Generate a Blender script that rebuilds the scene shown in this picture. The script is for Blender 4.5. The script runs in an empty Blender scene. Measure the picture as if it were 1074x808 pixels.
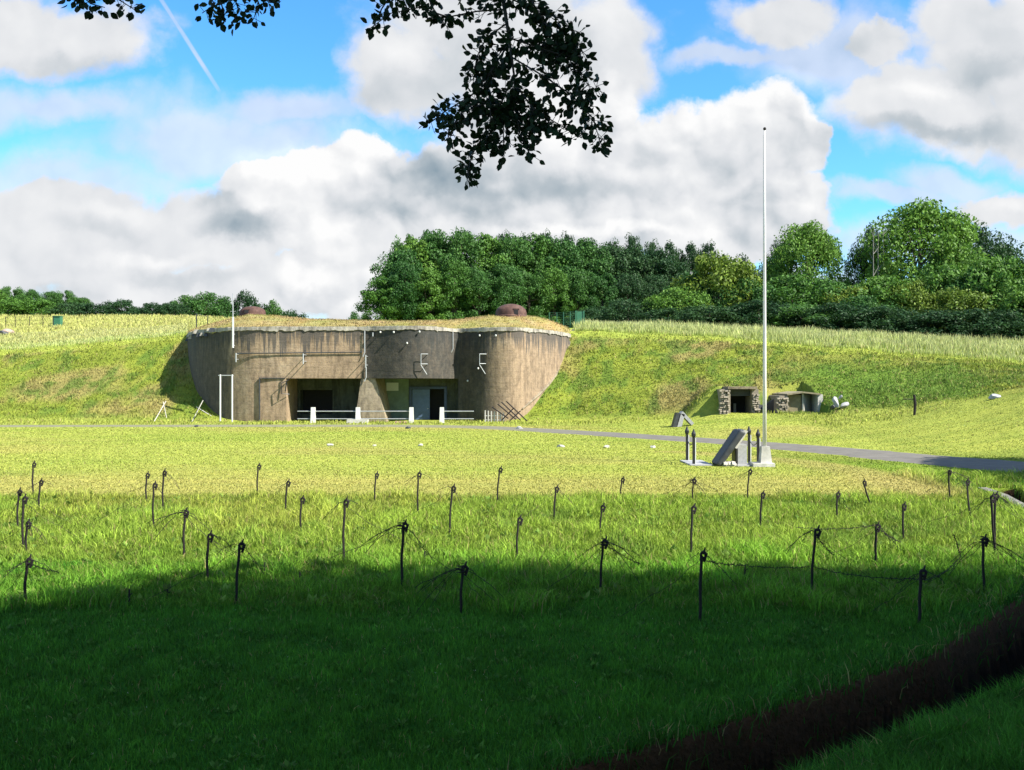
import bpy, math, random
import numpy as np
random.seed(7); RNG = np.random.default_rng(7)
scene = bpy.context.scene
COL = scene.collection
PI = math.pi
CH = 3.2            # eye height over the lawn
FL = 1000.0         # focal length in reference pixels
CX, CY = 537.0, 404.0

def at(px, py, d):
    return ((px - CX) / FL * d, d, CH + (CY - py) / FL * d)
def zpy(py, d): return CH + (CY - py) / FL * d

# ------------------------------------------------------------------ helpers
class MB:
    def __init__(s): s.v = []; s.f = []
    def add(s, vs, fs):
        o = len(s.v); s.v += [tuple(map(float, p)) for p in vs]; s.f += [tuple(i + o for i in f) for f in fs]
    def box(s, x0, x1, y0, y1, z0, z1):
        s.add([(x0,y0,z0),(x1,y0,z0),(x1,y1,z0),(x0,y1,z0),(x0,y0,z1),(x1,y0,z1),(x1,y1,z1),(x0,y1,z1)],
              [(0,3,2,1),(4,5,6,7),(0,1,5,4),(1,2,6,5),(2,3,7,6),(3,0,4,7)])
    def hexa(s, b, t):      # bottom quad, top quad
        s.add(list(b) + list(t), [(0,3,2,1),(4,5,6,7),(0,1,5,4),(1,2,6,5),(2,3,7,6),(3,0,4,7)])
    def prism(s, poly, z0, z1):
        n = len(poly)
        a = sum(poly[i][0]*poly[(i+1)%n][1]-poly[(i+1)%n][0]*poly[i][1] for i in range(n))
        if a < 0: poly = poly[::-1]
        vs = [(x,y,z0) for x,y in poly] + [(x,y,z1) for x,y in poly]
        fs = [tuple(range(n))[::-1], tuple(range(n,2*n))] + [(i,(i+1)%n,(i+1)%n+n,i+n) for i in range(n)]
        s.add(vs, fs)
    def tube(s, pts, r, n=6, cap=True):
        pts = [np.array(p, float) for p in pts]
        rs = r if hasattr(r, '__len__') else [r]*len(pts)
        vs = []; up = None
        for i, p in enumerate(pts):
            t = pts[min(i+1, len(pts)-1)] - pts[max(i-1, 0)]
            t = t / (np.linalg.norm(t) + 1e-9)
            if up is None:
                up = np.array([0,0,1.]) if abs(t[2]) < .9 else np.array([1.,0,0])
            a = np.cross(t, up); a /= np.linalg.norm(a) + 1e-9
            b = np.cross(a, t); up = b
            for k in range(n):
                an = 2*PI*k/n
                vs.append(p + rs[i]*(math.cos(an)*a + math.sin(an)*b))
        fs = []
        for i in range(len(pts)-1):
            for k in range(n):
                fs.append((i*n+k, i*n+(k+1)%n, (i+1)*n+(k+1)%n, (i+1)*n+k))
        if cap:
            fs.append(tuple(range(n))[::-1]); fs.append(tuple((len(pts)-1)*n+k for k in range(n)))
        s.add(vs, fs)
    def lathe(s, prof, c=(0,0,0), n=20):
        vs = []; fs = []
        for r, z in prof:
            for k in range(n):
                a = 2*PI*k/n; vs.append((c[0]+r*math.cos(a), c[1]+r*math.sin(a), c[2]+z))
        for i in range(len(prof)-1):
            for k in range(n):
                fs.append((i*n+k, i*n+(k+1)%n, (i+1)*n+(k+1)%n, (i+1)*n+k))
        fs.append(tuple(range(n))[::-1]); fs.append(tuple((len(prof)-1)*n+k for k in range(n)))
        s.add(vs, fs)
    def build(s, name, mat, parent=None, loc=None, smooth=False):
        off = loc
        if parent is not None and loc is None: off = tuple(parent.location)
        if off is None: off = (0,0,0)
        me = bpy.data.meshes.new(name)
        me.from_pydata([(p[0]-off[0], p[1]-off[1], p[2]-off[2]) for p in s.v], [], s.f)
        if smooth: me.shade_smooth()
        me.materials.append(mat)
        o = bpy.data.objects.new(name, me); COL.objects.link(o)
        if parent is not None: o.parent = parent
        else: o.location = off
        return o

def tag(o, label=None, cat=None, group=None, kind=None):
    if label: o['label'] = label
    if cat: o['category'] = cat
    if group: o['group'] = group
    if kind: o['kind'] = kind
    return o
def empty(name, loc=(0,0,0), label=None, cat=None, group=None):
    o = bpy.data.objects.new(name, None); COL.objects.link(o); o.location = loc
    o.empty_display_size = .2
    return tag(o, label, cat, group)

def tri_mesh(name, V, F, mat, colors=None, smooth=False):
    """V (n,3), F (m,k) numpy -> mesh datablock; colors per vertex (n,3)"""
    V = np.asarray(V, np.float32); F = np.asarray(F, np.int32)
    me = bpy.data.meshes.new(name)
    k = F.shape[1]
    me.vertices.add(len(V)); me.vertices.foreach_set('co', V.ravel())
    me.loops.add(F.size); me.loops.foreach_set('vertex_index', F.ravel())
    me.polygons.add(len(F)); me.polygons.foreach_set('loop_start', np.arange(0, F.size, k, dtype=np.int32))
    me.polygons.foreach_set('loop_total', np.full(len(F), k, np.int32))
    me.update(calc_edges=True)
    if colors is not None:
        ca = me.color_attributes.new('tint', 'FLOAT_COLOR', 'POINT')
        c4 = np.ones((len(V), 4), np.float32); c4[:, :3] = colors
        ca.data.foreach_set('color', c4.ravel())
    if smooth: me.shade_smooth()
    me.materials.append(mat)
    return me

# numpy value noise
_H = RNG.random((256, 256))
def vnoise(x, y):
    xi = np.floor(x).astype(int); yi = np.floor(y).astype(int)
    fx = x - xi; fy = y - yi; fx = fx*fx*(3-2*fx); fy = fy*fy*(3-2*fy)
    a = _H[xi % 256, yi % 256]; b = _H[(xi+1) % 256, yi % 256]
    c = _H[xi % 256, (yi+1) % 256]; d = _H[(xi+1) % 256, (yi+1) % 256]
    return (a*(1-fx)+b*fx)*(1-fy) + (c*(1-fx)+d*fx)*fy
def fbm(x, y, o=3):
    s = 0; a = .5; t = 0
    for i in range(o):
        s = s + a*vnoise(x*2**i + 17*i, y*2**i + 31*i); t += a; a *= .5
    return s / t
def sstep(a, b, x):
    t = np.clip((x-a)/(b-a), 0, 1); return t*t*(3-2*t)

# ------------------------------------------------------------------ materials
def newmat(name):
    m = bpy.data.materials.new(name); m.use_nodes = True
    nt = m.node_tree; return m, nt, nt.nodes['Principled BSDF'], nt.nodes['Material Output']
def N(nt, typ, **kw):
    n = nt.nodes.new(typ)
    for k, v in kw.items(): setattr(n, k, v)
    return n
def ramp(nt, fac, stops):
    r = N(nt, 'ShaderNodeValToRGB'); el = r.color_ramp.elements
    while len(el) < len(stops): el.new(.5)
    for e, (p, c) in zip(el, stops): e.position = p; e.color = (*c, 1)
    nt.links.new(fac, r.inputs[0]); return r.outputs[0]
def pos(nt, sc=(1,1,1), obj=False):
    mp = N(nt, 'ShaderNodeMapping'); mp.inputs['Scale'].default_value = sc
    if obj: src = N(nt, 'ShaderNodeTexCoord').outputs['Object']
    else: src = N(nt, 'ShaderNodeNewGeometry').outputs['Position']
    nt.links.new(src, mp.inputs[0]); return mp.outputs[0]
def noise(nt, scale, vec=None, detail=4, rough=.6):
    n = N(nt, 'ShaderNodeTexNoise'); n.inputs['Scale'].default_value = scale
    n.inputs['Detail'].default_value = detail; n.inputs['Roughness'].default_value = rough
    if vec is not None: nt.links.new(vec, n.inputs['Vector'])
    return n.outputs['Fac']
def mixc(nt, fac, a, b, mode='MIX'):
    m = N(nt, 'ShaderNodeMix', data_type='RGBA', blend_type=mode)
    for i, s in ((0, fac), (6, a), (7, b)):
        if isinstance(s, (int, float)): m.inputs[i].default_value = s
        elif isinstance(s, tuple): m.inputs[i].default_value = (*s, 1)
        else: nt.links.new(s, m.inputs[i])
    return m.outputs[2]
def math_(nt, op, a, b=0.0, c=None, clamp=False):
    m = N(nt, 'ShaderNodeMath', operation=op, use_clamp=clamp)
    for i, s in enumerate((a, b) if c is None else (a, b, c)):
        if isinstance(s, (int, float)): m.inputs[i].default_value = s
        else: nt.links.new(s, m.inputs[i])
    return m.outputs[0]
def bump(nt, b, h, strength=.5, dist=.05):
    n = N(nt, 'ShaderNodeBump'); n.inputs['Strength'].default_value = strength; n.inputs['Distance'].default_value = dist
    nt.links.new(h, n.inputs['Height']); nt.links.new(n.outputs[0], b.inputs['Normal'])

def simple(name, col, rough=.7, metal=0, var=.25, scale=6, obj=True, bmp=.3):
    m, nt, b, o = newmat(name)
    v = pos(nt, (1,1,1), obj)
    f = noise(nt, scale, v, 5, .65)
    c = ramp(nt, f, [(.3, tuple(x*(1-var) for x in col)), (.7, tuple(min(1, x*(1+var)) for x in col))])
    nt.links.new(c, b.inputs['Base Color'])
    b.inputs['Roughness'].default_value = rough; b.inputs['Metallic'].default_value = metal
    if bmp: bump(nt, b, noise(nt, scale*6, v, 4), bmp, .02)
    return m

def tint_mat(name, trans=.35, rough=.8, vary=.35):
    """foliage / grass : colour attribute of the plant times a per-leaf random"""
    m, nt, b, o = newmat(name)
    at_ = N(nt, 'ShaderNodeAttribute', attribute_name='tint')
    g = N(nt, 'ShaderNodeNewGeometry')
    mr = N(nt, 'ShaderNodeMapRange'); nt.links.new(g.outputs['Random Per Island'], mr.inputs[0])
    mr.inputs[3].default_value = 1-vary; mr.inputs[4].default_value = 1+vary
    sc = N(nt, 'ShaderNodeVectorMath', operation='SCALE')
    nt.links.new(at_.outputs['Color'], sc.inputs[0]); nt.links.new(mr.outputs[0], sc.inputs['Scale'])
    nt.links.new(sc.outputs[0], b.inputs['Base Color'])
    b.inputs['Roughness'].default_value = rough; b.inputs['Specular IOR Level'].default_value = .25
    tr = N(nt, 'ShaderNodeBsdfTranslucent'); nt.links.new(sc.outputs[0], tr.inputs[0])
    mx = N(nt, 'ShaderNodeMixShader'); mx.inputs[0].default_value = trans
    nt.links.new(b.outputs[0], mx.inputs[1]); nt.links.new(tr.outputs[0], mx.inputs[2])
    nt.links.new(mx.outputs[0], o.inputs[0])
    return m
M_grass = tint_mat('grass_blades', .35)
def leaf_mat(name, col, trans=.3, vary=.4):
    m, nt, b, o = newmat(name)
    g = N(nt, 'ShaderNodeNewGeometry')
    oi = N(nt, 'ShaderNodeObjectInfo')
    c = ramp(nt, g.outputs['Random Per Island'], [(0, tuple(x*(1-vary) for x in col)), (1, (col[0]*(1+vary*1.3), col[1]*(1+vary), col[2]*(1+vary*.5)))])
    hs = N(nt, 'ShaderNodeHueSaturation')
    mr = N(nt, 'ShaderNodeMapRange'); nt.links.new(oi.outputs['Random'], mr.inputs[0]); mr.inputs[3].default_value = .49; mr.inputs[4].default_value = .512
    mr2 = N(nt, 'ShaderNodeMapRange'); nt.links.new(oi.outputs['Random'], mr2.inputs[0]); mr2.inputs[3].default_value = 1.2; mr2.inputs[4].default_value = .75
    nt.links.new(mr.outputs[0], hs.inputs['Hue']); nt.links.new(mr2.outputs[0], hs.inputs['Value']); nt.links.new(c, hs.inputs['Color'])
    nt.links.new(hs.outputs[0], b.inputs['Base Color'])
    b.inputs['Roughness'].default_value = .6; b.inputs['Specular IOR Level'].default_value = .25
    tr = N(nt, 'ShaderNodeBsdfTranslucent'); nt.links.new(hs.outputs[0], tr.inputs[0])
    mx = N(nt, 'ShaderNodeMixShader'); mx.inputs[0].default_value = trans
    nt.links.new(b.outputs[0], mx.inputs[1]); nt.links.new(tr.outputs[0], mx.inputs[2])
    nt.links.new(mx.outputs[0], o.inputs[0])
    return m
LEAF = {
 'mid':   leaf_mat('leaf_mid_green', (.046,.128,.026)),
 'fresh': leaf_mat('leaf_fresh_green', (.080,.185,.028)),
 'yellow':leaf_mat('leaf_yellow_green', (.105,.175,.022)),
 'dark':  leaf_mat('leaf_dark_green', (.024,.068,.022)),
 'near':  leaf_mat('leaf_near', (.012,.032,.010), .12, .35),
}
M_bark = simple('bark', (.09,.07,.05), .9, var=.4, scale=3)
M_deadwood = simple('bleached_wood', (.20,.19,.16), .9)
M_rust = simple('rusty_iron', (.018,.014,.013), .8, .3, .5, 20)
M_wire = simple('rusty_wire', (.022,.017,.015), .8, .3, .3, 20, bmp=0)
M_white = simple('white_paint', (.56,.56,.53), .5, var=.08, scale=8, bmp=.1)
M_galv = simple('galvanised_steel', (.36,.37,.37), .45, .3, .15, 8, bmp=.1)
M_black = simple('black_paint', (.012,.012,.014), .45, 0, .3, 10, bmp=.1)
M_green = simple('green_paint', (.03,.13,.07), .5, 0, .15, 5, bmp=.1)
M_rubble = simple('rubble_stone', (.22,.19,.14), .9, var=.3, scale=4)
M_stonepale = simple('pale_stone', (.42,.40,.36), .85, var=.2, scale=8)
M_stonedark = simple('dark_stone', (.032,.036,.040), .6, var=.35, scale=5)
M_grey = simple('grey_granite', (.30,.30,.30), .7, var=.2, scale=10)
M_dark = simple('dark_interior', (.012,.012,.014), .9, var=.2, bmp=0)  # near-black stands in for unlit space inside openings
M_doorblue = simple('blue_grey_steel', (.03,.05,.10), .5, .1, .2, 4, bmp=.1)
M_doorpanel = simple('pale_blue_steel', (.07,.11,.20), .5, .1, .15, 4, bmp=.1)
M_sign = simple('sign_board', (.50,.53,.50), .5, 0, .06, 5, bmp=0)
M_greenwall = simple('green_tinted_plaster', (.13,.18,.13), .85, var=.25, scale=1.5)
M_stonewall = simple('brown_wood_panel', (.20,.17,.10), .8, var=.3, scale=3)

def concrete(name, base, dark, light, stain=.5, xdark=None, drips=.8):
    m, nt, b, o = newmat(name)
    v = pos(nt)
    big = noise(nt, .25, v, 5, .6)
    c = ramp(nt, big, [(.3, tuple(x*.78 for x in base)), (.55, base), (.75, light)])
    fine = noise(nt, 2.2, v, 8, .75)
    c = mixc(nt, .75, c, ramp(nt, fine, [(.32,(.38,.38,.38)),(.47,(.85,.85,.84)),(.56,(1,1,1)),(.72,(1.4,1.36,1.28))]), 'MULTIPLY')
    # vertical weather streaks
    vs = pos(nt, (1.3,1.3,.22))
    st = noise(nt, 1.5, vs, 6, .7)
    c = mixc(nt, stain, c, ramp(nt, st, [(.38, tuple(x*.5 for x in dark)), (.5,(.85,.83,.8)),(.62,(1.05,1.05,1.0))]), 'MULTIPLY')
    sx = N(nt, 'ShaderNodeSeparateXYZ'); nt.links.new(v, sx.inputs[0])
    # drip stains below the coping
    vd = pos(nt, (2.6,2.6,.02))
    dn = noise(nt, 1.3, vd, 4, .7)
    thr = math_(nt, 'SUBTRACT', 8.05, math_(nt, 'MULTIPLY', math_(nt, 'SUBTRACT', dn, .36, clamp=True), 9.0))
    dm = N(nt, 'ShaderNodeMapRange', interpolation_type='SMOOTHSTEP'); nt.links.new(math_(nt, 'SUBTRACT', sx.outputs[2], thr), dm.inputs[0])
    dm.inputs[1].default_value = -.15; dm.inputs[2].default_value = .35; dm.inputs[3].default_value = 0; dm.inputs[4].default_value = drips
    c = mixc(nt, dm.outputs[0], c, (.05,.048,.045))
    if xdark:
        # near-black band between two positions on the facade; left wing's shade painted in
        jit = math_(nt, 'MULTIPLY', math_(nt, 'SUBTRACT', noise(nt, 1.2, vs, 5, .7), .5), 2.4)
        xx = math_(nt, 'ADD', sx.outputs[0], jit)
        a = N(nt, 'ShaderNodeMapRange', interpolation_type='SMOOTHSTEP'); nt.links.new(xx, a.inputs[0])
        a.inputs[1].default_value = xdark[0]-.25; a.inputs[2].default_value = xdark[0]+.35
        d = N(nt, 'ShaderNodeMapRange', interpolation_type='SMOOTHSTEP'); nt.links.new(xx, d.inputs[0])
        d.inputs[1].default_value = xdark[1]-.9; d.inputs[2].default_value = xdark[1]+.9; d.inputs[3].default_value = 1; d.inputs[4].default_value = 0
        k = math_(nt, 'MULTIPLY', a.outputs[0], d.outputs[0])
        wing_shade = N(nt, 'ShaderNodeMapRange', interpolation_type='SMOOTHSTEP'); nt.links.new(xx, wing_shade.inputs[0])
        wing_shade.inputs[1].default_value = -25.6; wing_shade.inputs[2].default_value = -24.2; wing_shade.inputs[3].default_value = .85; wing_shade.inputs[4].default_value = 0
        k = math_(nt, 'MAXIMUM', k, wing_shade.outputs[0])
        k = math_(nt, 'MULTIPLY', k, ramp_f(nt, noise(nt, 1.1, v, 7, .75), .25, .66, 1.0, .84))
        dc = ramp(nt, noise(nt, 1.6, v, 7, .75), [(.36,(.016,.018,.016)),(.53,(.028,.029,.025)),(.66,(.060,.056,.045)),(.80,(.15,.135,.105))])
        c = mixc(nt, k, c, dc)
    nt.links.new(c, b.inputs['Base Color']); b.inputs['Roughness'].default_value = .93
    # board marks + pitting
    vb = pos(nt, (.3,.3,6.0))
    h = math_(nt, 'ADD', math_(nt, 'MULTIPLY', noise(nt, 1.0, vb, 2), .6), noise(nt, 5, v, 8, .7))
    bump(nt, b, h, .6, .06)
    return m
def ramp_f(nt, f, a, b_, lo, hi):
    mr = N(nt, 'ShaderNodeMapRange'); nt.links.new(f, mr.inputs[0])
    mr.inputs[1].default_value = a; mr.inputs[2].default_value = b_; mr.inputs[3].default_value = lo; mr.inputs[4].default_value = hi
    return mr.outputs[0]
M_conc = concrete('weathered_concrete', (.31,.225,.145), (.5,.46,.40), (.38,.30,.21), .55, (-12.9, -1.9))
M_conc2 = concrete('plain_concrete', (.27,.22,.15), (.5,.46,.42), (.33,.28,.21), .6)
M_cope = concrete('pale_coping', (.46,.43,.36), (.5,.47,.42), (.66,.63,.55), .8, None, 0.25)

# ------------------------------------------------------------------ terrain
cols = [ # px, F, T(d,z), B(d,z), C(d,z), E z
 (-700, 78, 86,0, 102,zpy(378,102), 150,zpy(340,150)),
 (0,    78, 85,0, 100,zpy(369,100), 150,zpy(331.5,150)),
 (100,  79, 85,0, 99, zpy(361,99),  150,zpy(331.5,150)),
 (180,  80, 84.5,0, 98,zpy(353,98), 150,zpy(331.5,150)),
 (200,  80, 84.2,0, 98,zpy(351,98), 140,zpy(332,140)),
 (262,  80, 84.2,0, 98,8.5, 110,zpy(336,110)),
 (292,  81, 90,0, 94,7.9, 104,zpy(337,104)),
 (500,  81, 90,0, 94,7.9, 104,zpy(340,104)),
 (535,  80, 84.2,0, 96,8.0, 104,zpy(341,104)),
 (585,  78, 84,0, 96,zpy(349,96), 104,zpy(344,104)),
 (600,  76, 84,0, 96,zpy(347.5,96), 104,zpy(344,104)),
 (700,  63, 80,.5, 94,zpy(352,94), 106,zpy(344.5,106)),
 (760,  58, 76,.92, 92,zpy(356,92), 105,zpy(347,105)),
 (860,  50, 72,1.04, 87,zpy(365,87), 102,zpy(351,102)),
 (950,  46, 66,1.6, 84,zpy(372,84), 98,zpy(356,98)),
 (1000, 45, 62,2.2, 82,zpy(376,82), 96,zpy(359,96)),
 (1074, 43, 56,2.7, 80,zpy(383,80), 94,zpy(363,94)),
 (1700, 38, 50,3.0, 76,zpy(390,76), 90,zpy(366,90)),
]
A_ = np.array(cols, float)
U_ = (A_[:,0]-CX)/FL
LIP = np.array([(-3.5,5.2),(-1.5,6.3),(.5,7.9),(1.6,8.6),(3.0,9.67),(4.96,11.2),(7.6,14.2),(10.6,18.8),(12.9,23.8),(13.9,27.0),(14.3,29.2)])
def lip_dist(x, y):
    """signed distance to the trench lip, positive on the camera / right side; and a fade past the ends"""
    best = np.full(x.shape, 1e9); sgn = np.zeros(x.shape); tt = np.zeros(x.shape)
    for i in range(len(LIP)-1):
        a = LIP[i]; b = LIP[i+1]; d = b-a; L = np.hypot(*d)
        t = ((x-a[0])*d[0]+(y-a[1])*d[1])/L**2
        tc = np.clip(t, 0, 1) if 0 < i < len(LIP)-2 else (np.clip(t, None, 1) if i == 0 else np.clip(t, 0, None))
        q = np.hypot(x-a[0]-tc*d[0], y-a[1]-tc*d[1])
        s = -np.sign(d[0]*(y-a[1])-d[1]*(x-a[0]))
        m = q < best
        best = np.where(m, q, best); sgn = np.where(m, s, sgn); tt = np.where(m, i+t, tt)
    return best*sgn, tt
def colz(u, y):
    P = [np.interp(u, U_, A_[:,k]) for k in range(1, 8)]
    F, Td, Tz, Bd, Bz, Cd, Cz = P
    z = np.zeros_like(y)
    def seg(a, za, b, zb): 
        t = (y-a)/(b-a); return za + (zb-za)*t
    z = np.where((y > F) & (y <= Td), seg(F, 0, Td, Tz), z)
    z = np.where((y > Td) & (y <= Bd), seg(Td, Tz, Bd, Bz), z)
    z = np.where((y > Bd) & (y <= Cd), seg(Bd, Bz, Cd, Cz), z)
    z = np.where(y > Cd, Cz - np.clip((y-Cd-25)*.012, 0, 4), z)
    return z
GAP = (at(790,0,76)[0], at(818,0,75.5)[0])
NOTCH = (at(765,0,75.5)[0], at(858.5,0,75)[0])
def H(x, y):
    x = np.asarray(x, float); y = np.asarray(y, float)
    ye = np.maximum(y, 5.0)
    u = np.clip(x/ye, -1.2, 1.1)
    w = sstep(80, 88, ye)*0 + .9
    z = (colz(u, ye-w) + colz(u, ye) + colz(u, ye+w))/3
    bankm = sstep(0.05, 1.2, z)
    z = z + bankm*(fbm(x*.35, y*.35)-.5)*.35 + (fbm(x*.25+9, y*.25)-.5)*.10*sstep(0,3,30-np.abs(ye-27))
    # turf heaped over the two shelters
    mx = sstep(NOTCH[0]-4.5, NOTCH[0]-.3, x)*(1-sstep(NOTCH[1]+.1, NOTCH[1]+4.0, x))
    gapm = sstep(GAP[0]-.3, GAP[0]+.5, x)*(1-sstep(GAP[1]-.5, GAP[1]+.3, x))
    z = np.maximum(z, 3.12*mx*(1-gapm)*sstep(74.6, 77.2, y)*(1-sstep(86,92,y)))
    # notch under the two shelters
    n = (x > NOTCH[0]) & (x < NOTCH[1]) & (y > 70.5) & (y < np.where((x > GAP[0]+.1) & (x < GAP[1]-.1), 76.7, 79.0))
    z = np.where(n, np.minimum(z, .98), z)
    # trench and bank under the camera
    s, t = lip_dist(x, y)
    inn = (y < 40) & (t < len(LIP)-.75)
    depth = sstep(0, .22, s)*(1-sstep(.98, 1.22, s))*(1-sstep(len(LIP)-1.1, len(LIP)-.8, t))
    rough = (fbm(x*2.2, y*2.2)-.5)*.16
    z = np.where(inn, z - depth*(1.15+rough*2), z)
    ne = np.clip(s-1.15, 0, None)
    rise = np.minimum(ne*.30, 1.7)*(1-sstep(12, 20, ye))
    z = np.where((y < 20), z + rise, z)
    return z
EYE_GROUND = float(H(np.array([0.]), np.array([0.]))[0])

# rows of the fan
rows = []
y = 5.0
while y < 34: rows.append(y); y *= 1.006
while y < 75: rows.append(y); y *= 1.010
while y < 108: rows.append(y); y += .45
while y < 180: rows.append(y); y += 4
while y < 700: rows.append(y); y *= 1.15
rows = np.array(rows)
us = np.concatenate([np.linspace(-1.2,-.62,40), np.linspace(-.615,.615,420), np.linspace(.62,1.1,34)])
back = np.array([-90,-50,-30,-18,-10,-5,-1,2,4.0])
def row_xy(yv):
    if yv >= 5: return us*yv, np.full(us.shape, yv)
    k = 1 + (5-yv)*.35
    return us*5*k, np.full(us.shape, yv)
allrows = np.concatenate([back, rows])
GX = np.array([row_xy(r)[0] for r in allrows]); GY = np.array([row_xy(r)[1] for r in allrows])
GZ = H(GX.ravel(), GY.ravel()).reshape(GX.shape)

def zones(x, y):
    """ground colours with the near shade mixed in, metres in, rgb + weights out"""
    u = x/np.maximum(y, 5)
    F, Td, Tz, Bd, Bz, Cd, Cz = [np.interp(u, U_, A_[:,k]) for k in range(1, 8)]
    n1 = fbm(x*.18, y*.18); n2 = fbm(x*.9+5, y*.9); n3 = fbm(x*.06+3, y*.10+8)
    j = (n2-.5)*1.5
    # mown oval lawn in front of the block
    yy = np.clip(y, 27, 60)
    edge = 14.0 - ((yy-33.5)/9.0)**2*2.6 + (n1-.5)*1.0
    mown = sstep(26.6, 27.6, y+j*.7)*sstep(-.6, .6, edge-x)*(1-sstep(74, 78, y))
    mown = np.where(y > 46, sstep(26.6,27.6,y)*(1-sstep(74,78,y))*sstep(-1,1, 20-x), mown)
    hay = mown*np.clip(1.3*sstep(26.8, 27.8, y)*(1-sstep(30, 36, y)) + .9*sstep(.5, .75, n3), 0, 1)
    rim = mown*(1-sstep(.4, 2.2, np.abs(edge-x-1.0)))*(y<46)
    # long grass among the pickets
    longg = sstep(13.0, 14.0, y+j)*(1-mown)*(1-sstep(34, 44, y))
    onbank = sstep(-1, 2, y-Td)*(1-sstep(-1, 1, y-Bd))
    crest = sstep(-.3, .6, y-Bd)*(1-sstep(112, 125, y))
    upper = sstep(-1, 3, y-Bd-5)*(u < -.3)
    c = np.zeros(x.shape+(3,))
    def blend(c, w, col): return c*(1-w[...,None]) + np.array(col)*w[...,None]
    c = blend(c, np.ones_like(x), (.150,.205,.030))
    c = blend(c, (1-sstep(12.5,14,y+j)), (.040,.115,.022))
    c = blend(c, longg, (.215,.305,.036))
    c = blend(c, longg*sstep(.50,.72,n1), (.26,.30,.045))
    c = blend(c, longg*sstep(.55,.78,n2)*.5, (.12,.22,.03))
    c = blend(c, mown, (.32,.355,.070))
    c = blend(c, mown*sstep(.45,.7,n1)*.6, (.25,.315,.05))
    c = blend(c, hay*.6, (.37,.32,.10))
    c = blend(c, rim*.6, (.36,.30,.11))
    c = blend(c, (1-sstep(15.0,19.5,y+j*2))*.85, (.105,.275,.018))  # lusher green under the trees, their shade put into the colour
    c = blend(c, (1-sstep(12.5,14,y+j)), (.035,.16,.013))  # foreground shade put into the turf colour
    far = sstep(38, 46, y)*(1-mown)
    c = blend(c, far*(1-onbank), (.29,.325,.062))
    c = blend(c, onbank, (.205,.245,.036))
    dry = sstep(.42,.62,fbm(x*.22+40, y*.22))
    c = blend(c, onbank*dry*.85*(1-.75*sstep(.24,.33,u)), (.27,.225,.085))
    c = blend(c, onbank*sstep(.48,.66,n2)*.75, (.10,.17,.028))
    c = blend(c, onbank*sstep(.27,.34,u)*(1-sstep(.46,.52,u))*(1-sstep(.55,.85,(y-Td)/(Bd-Td)))*.8, (.12,.21,.03))
    c = blend(c, sstep(-1.1,-.5,y-Bd)*(1-sstep(.3,.9,y-Bd)), (.29,.335,.06))
    c = blend(c, sstep(.7,1.2,y-Bd)*(1-sstep(112,125,y)), (.30,.37,.075))
    c = blend(c, upper*.8, (.35,.36,.10))
    return c, dict(mown=mown, hay=hay, long=longg, bank=onbank, crest=crest, upper=upper)
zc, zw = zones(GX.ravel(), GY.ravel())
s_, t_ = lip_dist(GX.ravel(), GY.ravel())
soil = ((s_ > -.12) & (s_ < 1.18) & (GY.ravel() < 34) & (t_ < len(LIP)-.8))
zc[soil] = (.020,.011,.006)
rimm = ((s_ > -.20) & (s_ <= .10) & (GY.ravel() < 17) & (t_ < len(LIP)-.8))
zc[rimm] = (.085,.045,.022)
under = (GY.ravel() < 5)
zc[under & ~soil] = (.06,.10,.02)

m, nt, b, o = newmat('ground_cover')
at_ = N(nt, 'ShaderNodeAttribute', attribute_name='tint')
v = pos(nt)
f1 = noise(nt, 3.0, v, 6, .7); f2 = noise(nt, 14, v, 4, .7)
vstr = pos(nt, (.08, 1.1, 1))
f3 = noise(nt, .9, vstr, 4, .6)
c = mixc(nt, 1.0, at_.outputs['Color'], ramp(nt, f1, [(.3,(.78,.82,.76)),(.5,(1,1,1)),(.7,(1.15,1.12,1.1))]), 'MULTIPLY')
c = mixc(nt, .7, c, ramp(nt, f2, [(.3,(.6,.66,.5)),(.55,(1.05,1.05,1.0)),(.75,(1.3,1.25,1.2))]), 'MULTIPLY')
c = mixc(nt, .8, c, ramp(nt, f3, [(.38,(.80,.86,.80)),(.6,(1.12,1.08,1.05))]), 'MULTIPLY')
nt.links.new(c, b.inputs['Base Color']); b.inputs['Roughness'].default_value = 1; b.inputs['Specular IOR Level'].default_value = .1
bump(nt, b, math_(nt, 'ADD', f1, f2), .8, .12)
M_ground = m
nr, nc = GX.shape
idx = np.arange(nr*nc).reshape(nr, nc)
Fq = np.stack([idx[:-1,:-1], idx[:-1,1:], idx[1:,1:], idx[1:,:-1]], -1).reshape(-1, 4)
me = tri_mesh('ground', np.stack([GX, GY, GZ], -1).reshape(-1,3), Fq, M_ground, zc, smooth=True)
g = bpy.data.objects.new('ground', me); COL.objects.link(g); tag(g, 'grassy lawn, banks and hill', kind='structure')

# far ground to the horizon, well below the plateau
mb = MB(); mb.add([(-4000,-4000,-6),(4000,-4000,-6),(4000,4000,-6),(-4000,4000,-6)], [(0,1,2,3)])
tag(mb.build('terrain', simple('far_fields', (.10,.13,.05), .95, obj=False, scale=.02)), 'far low fields', kind='structure')

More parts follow.
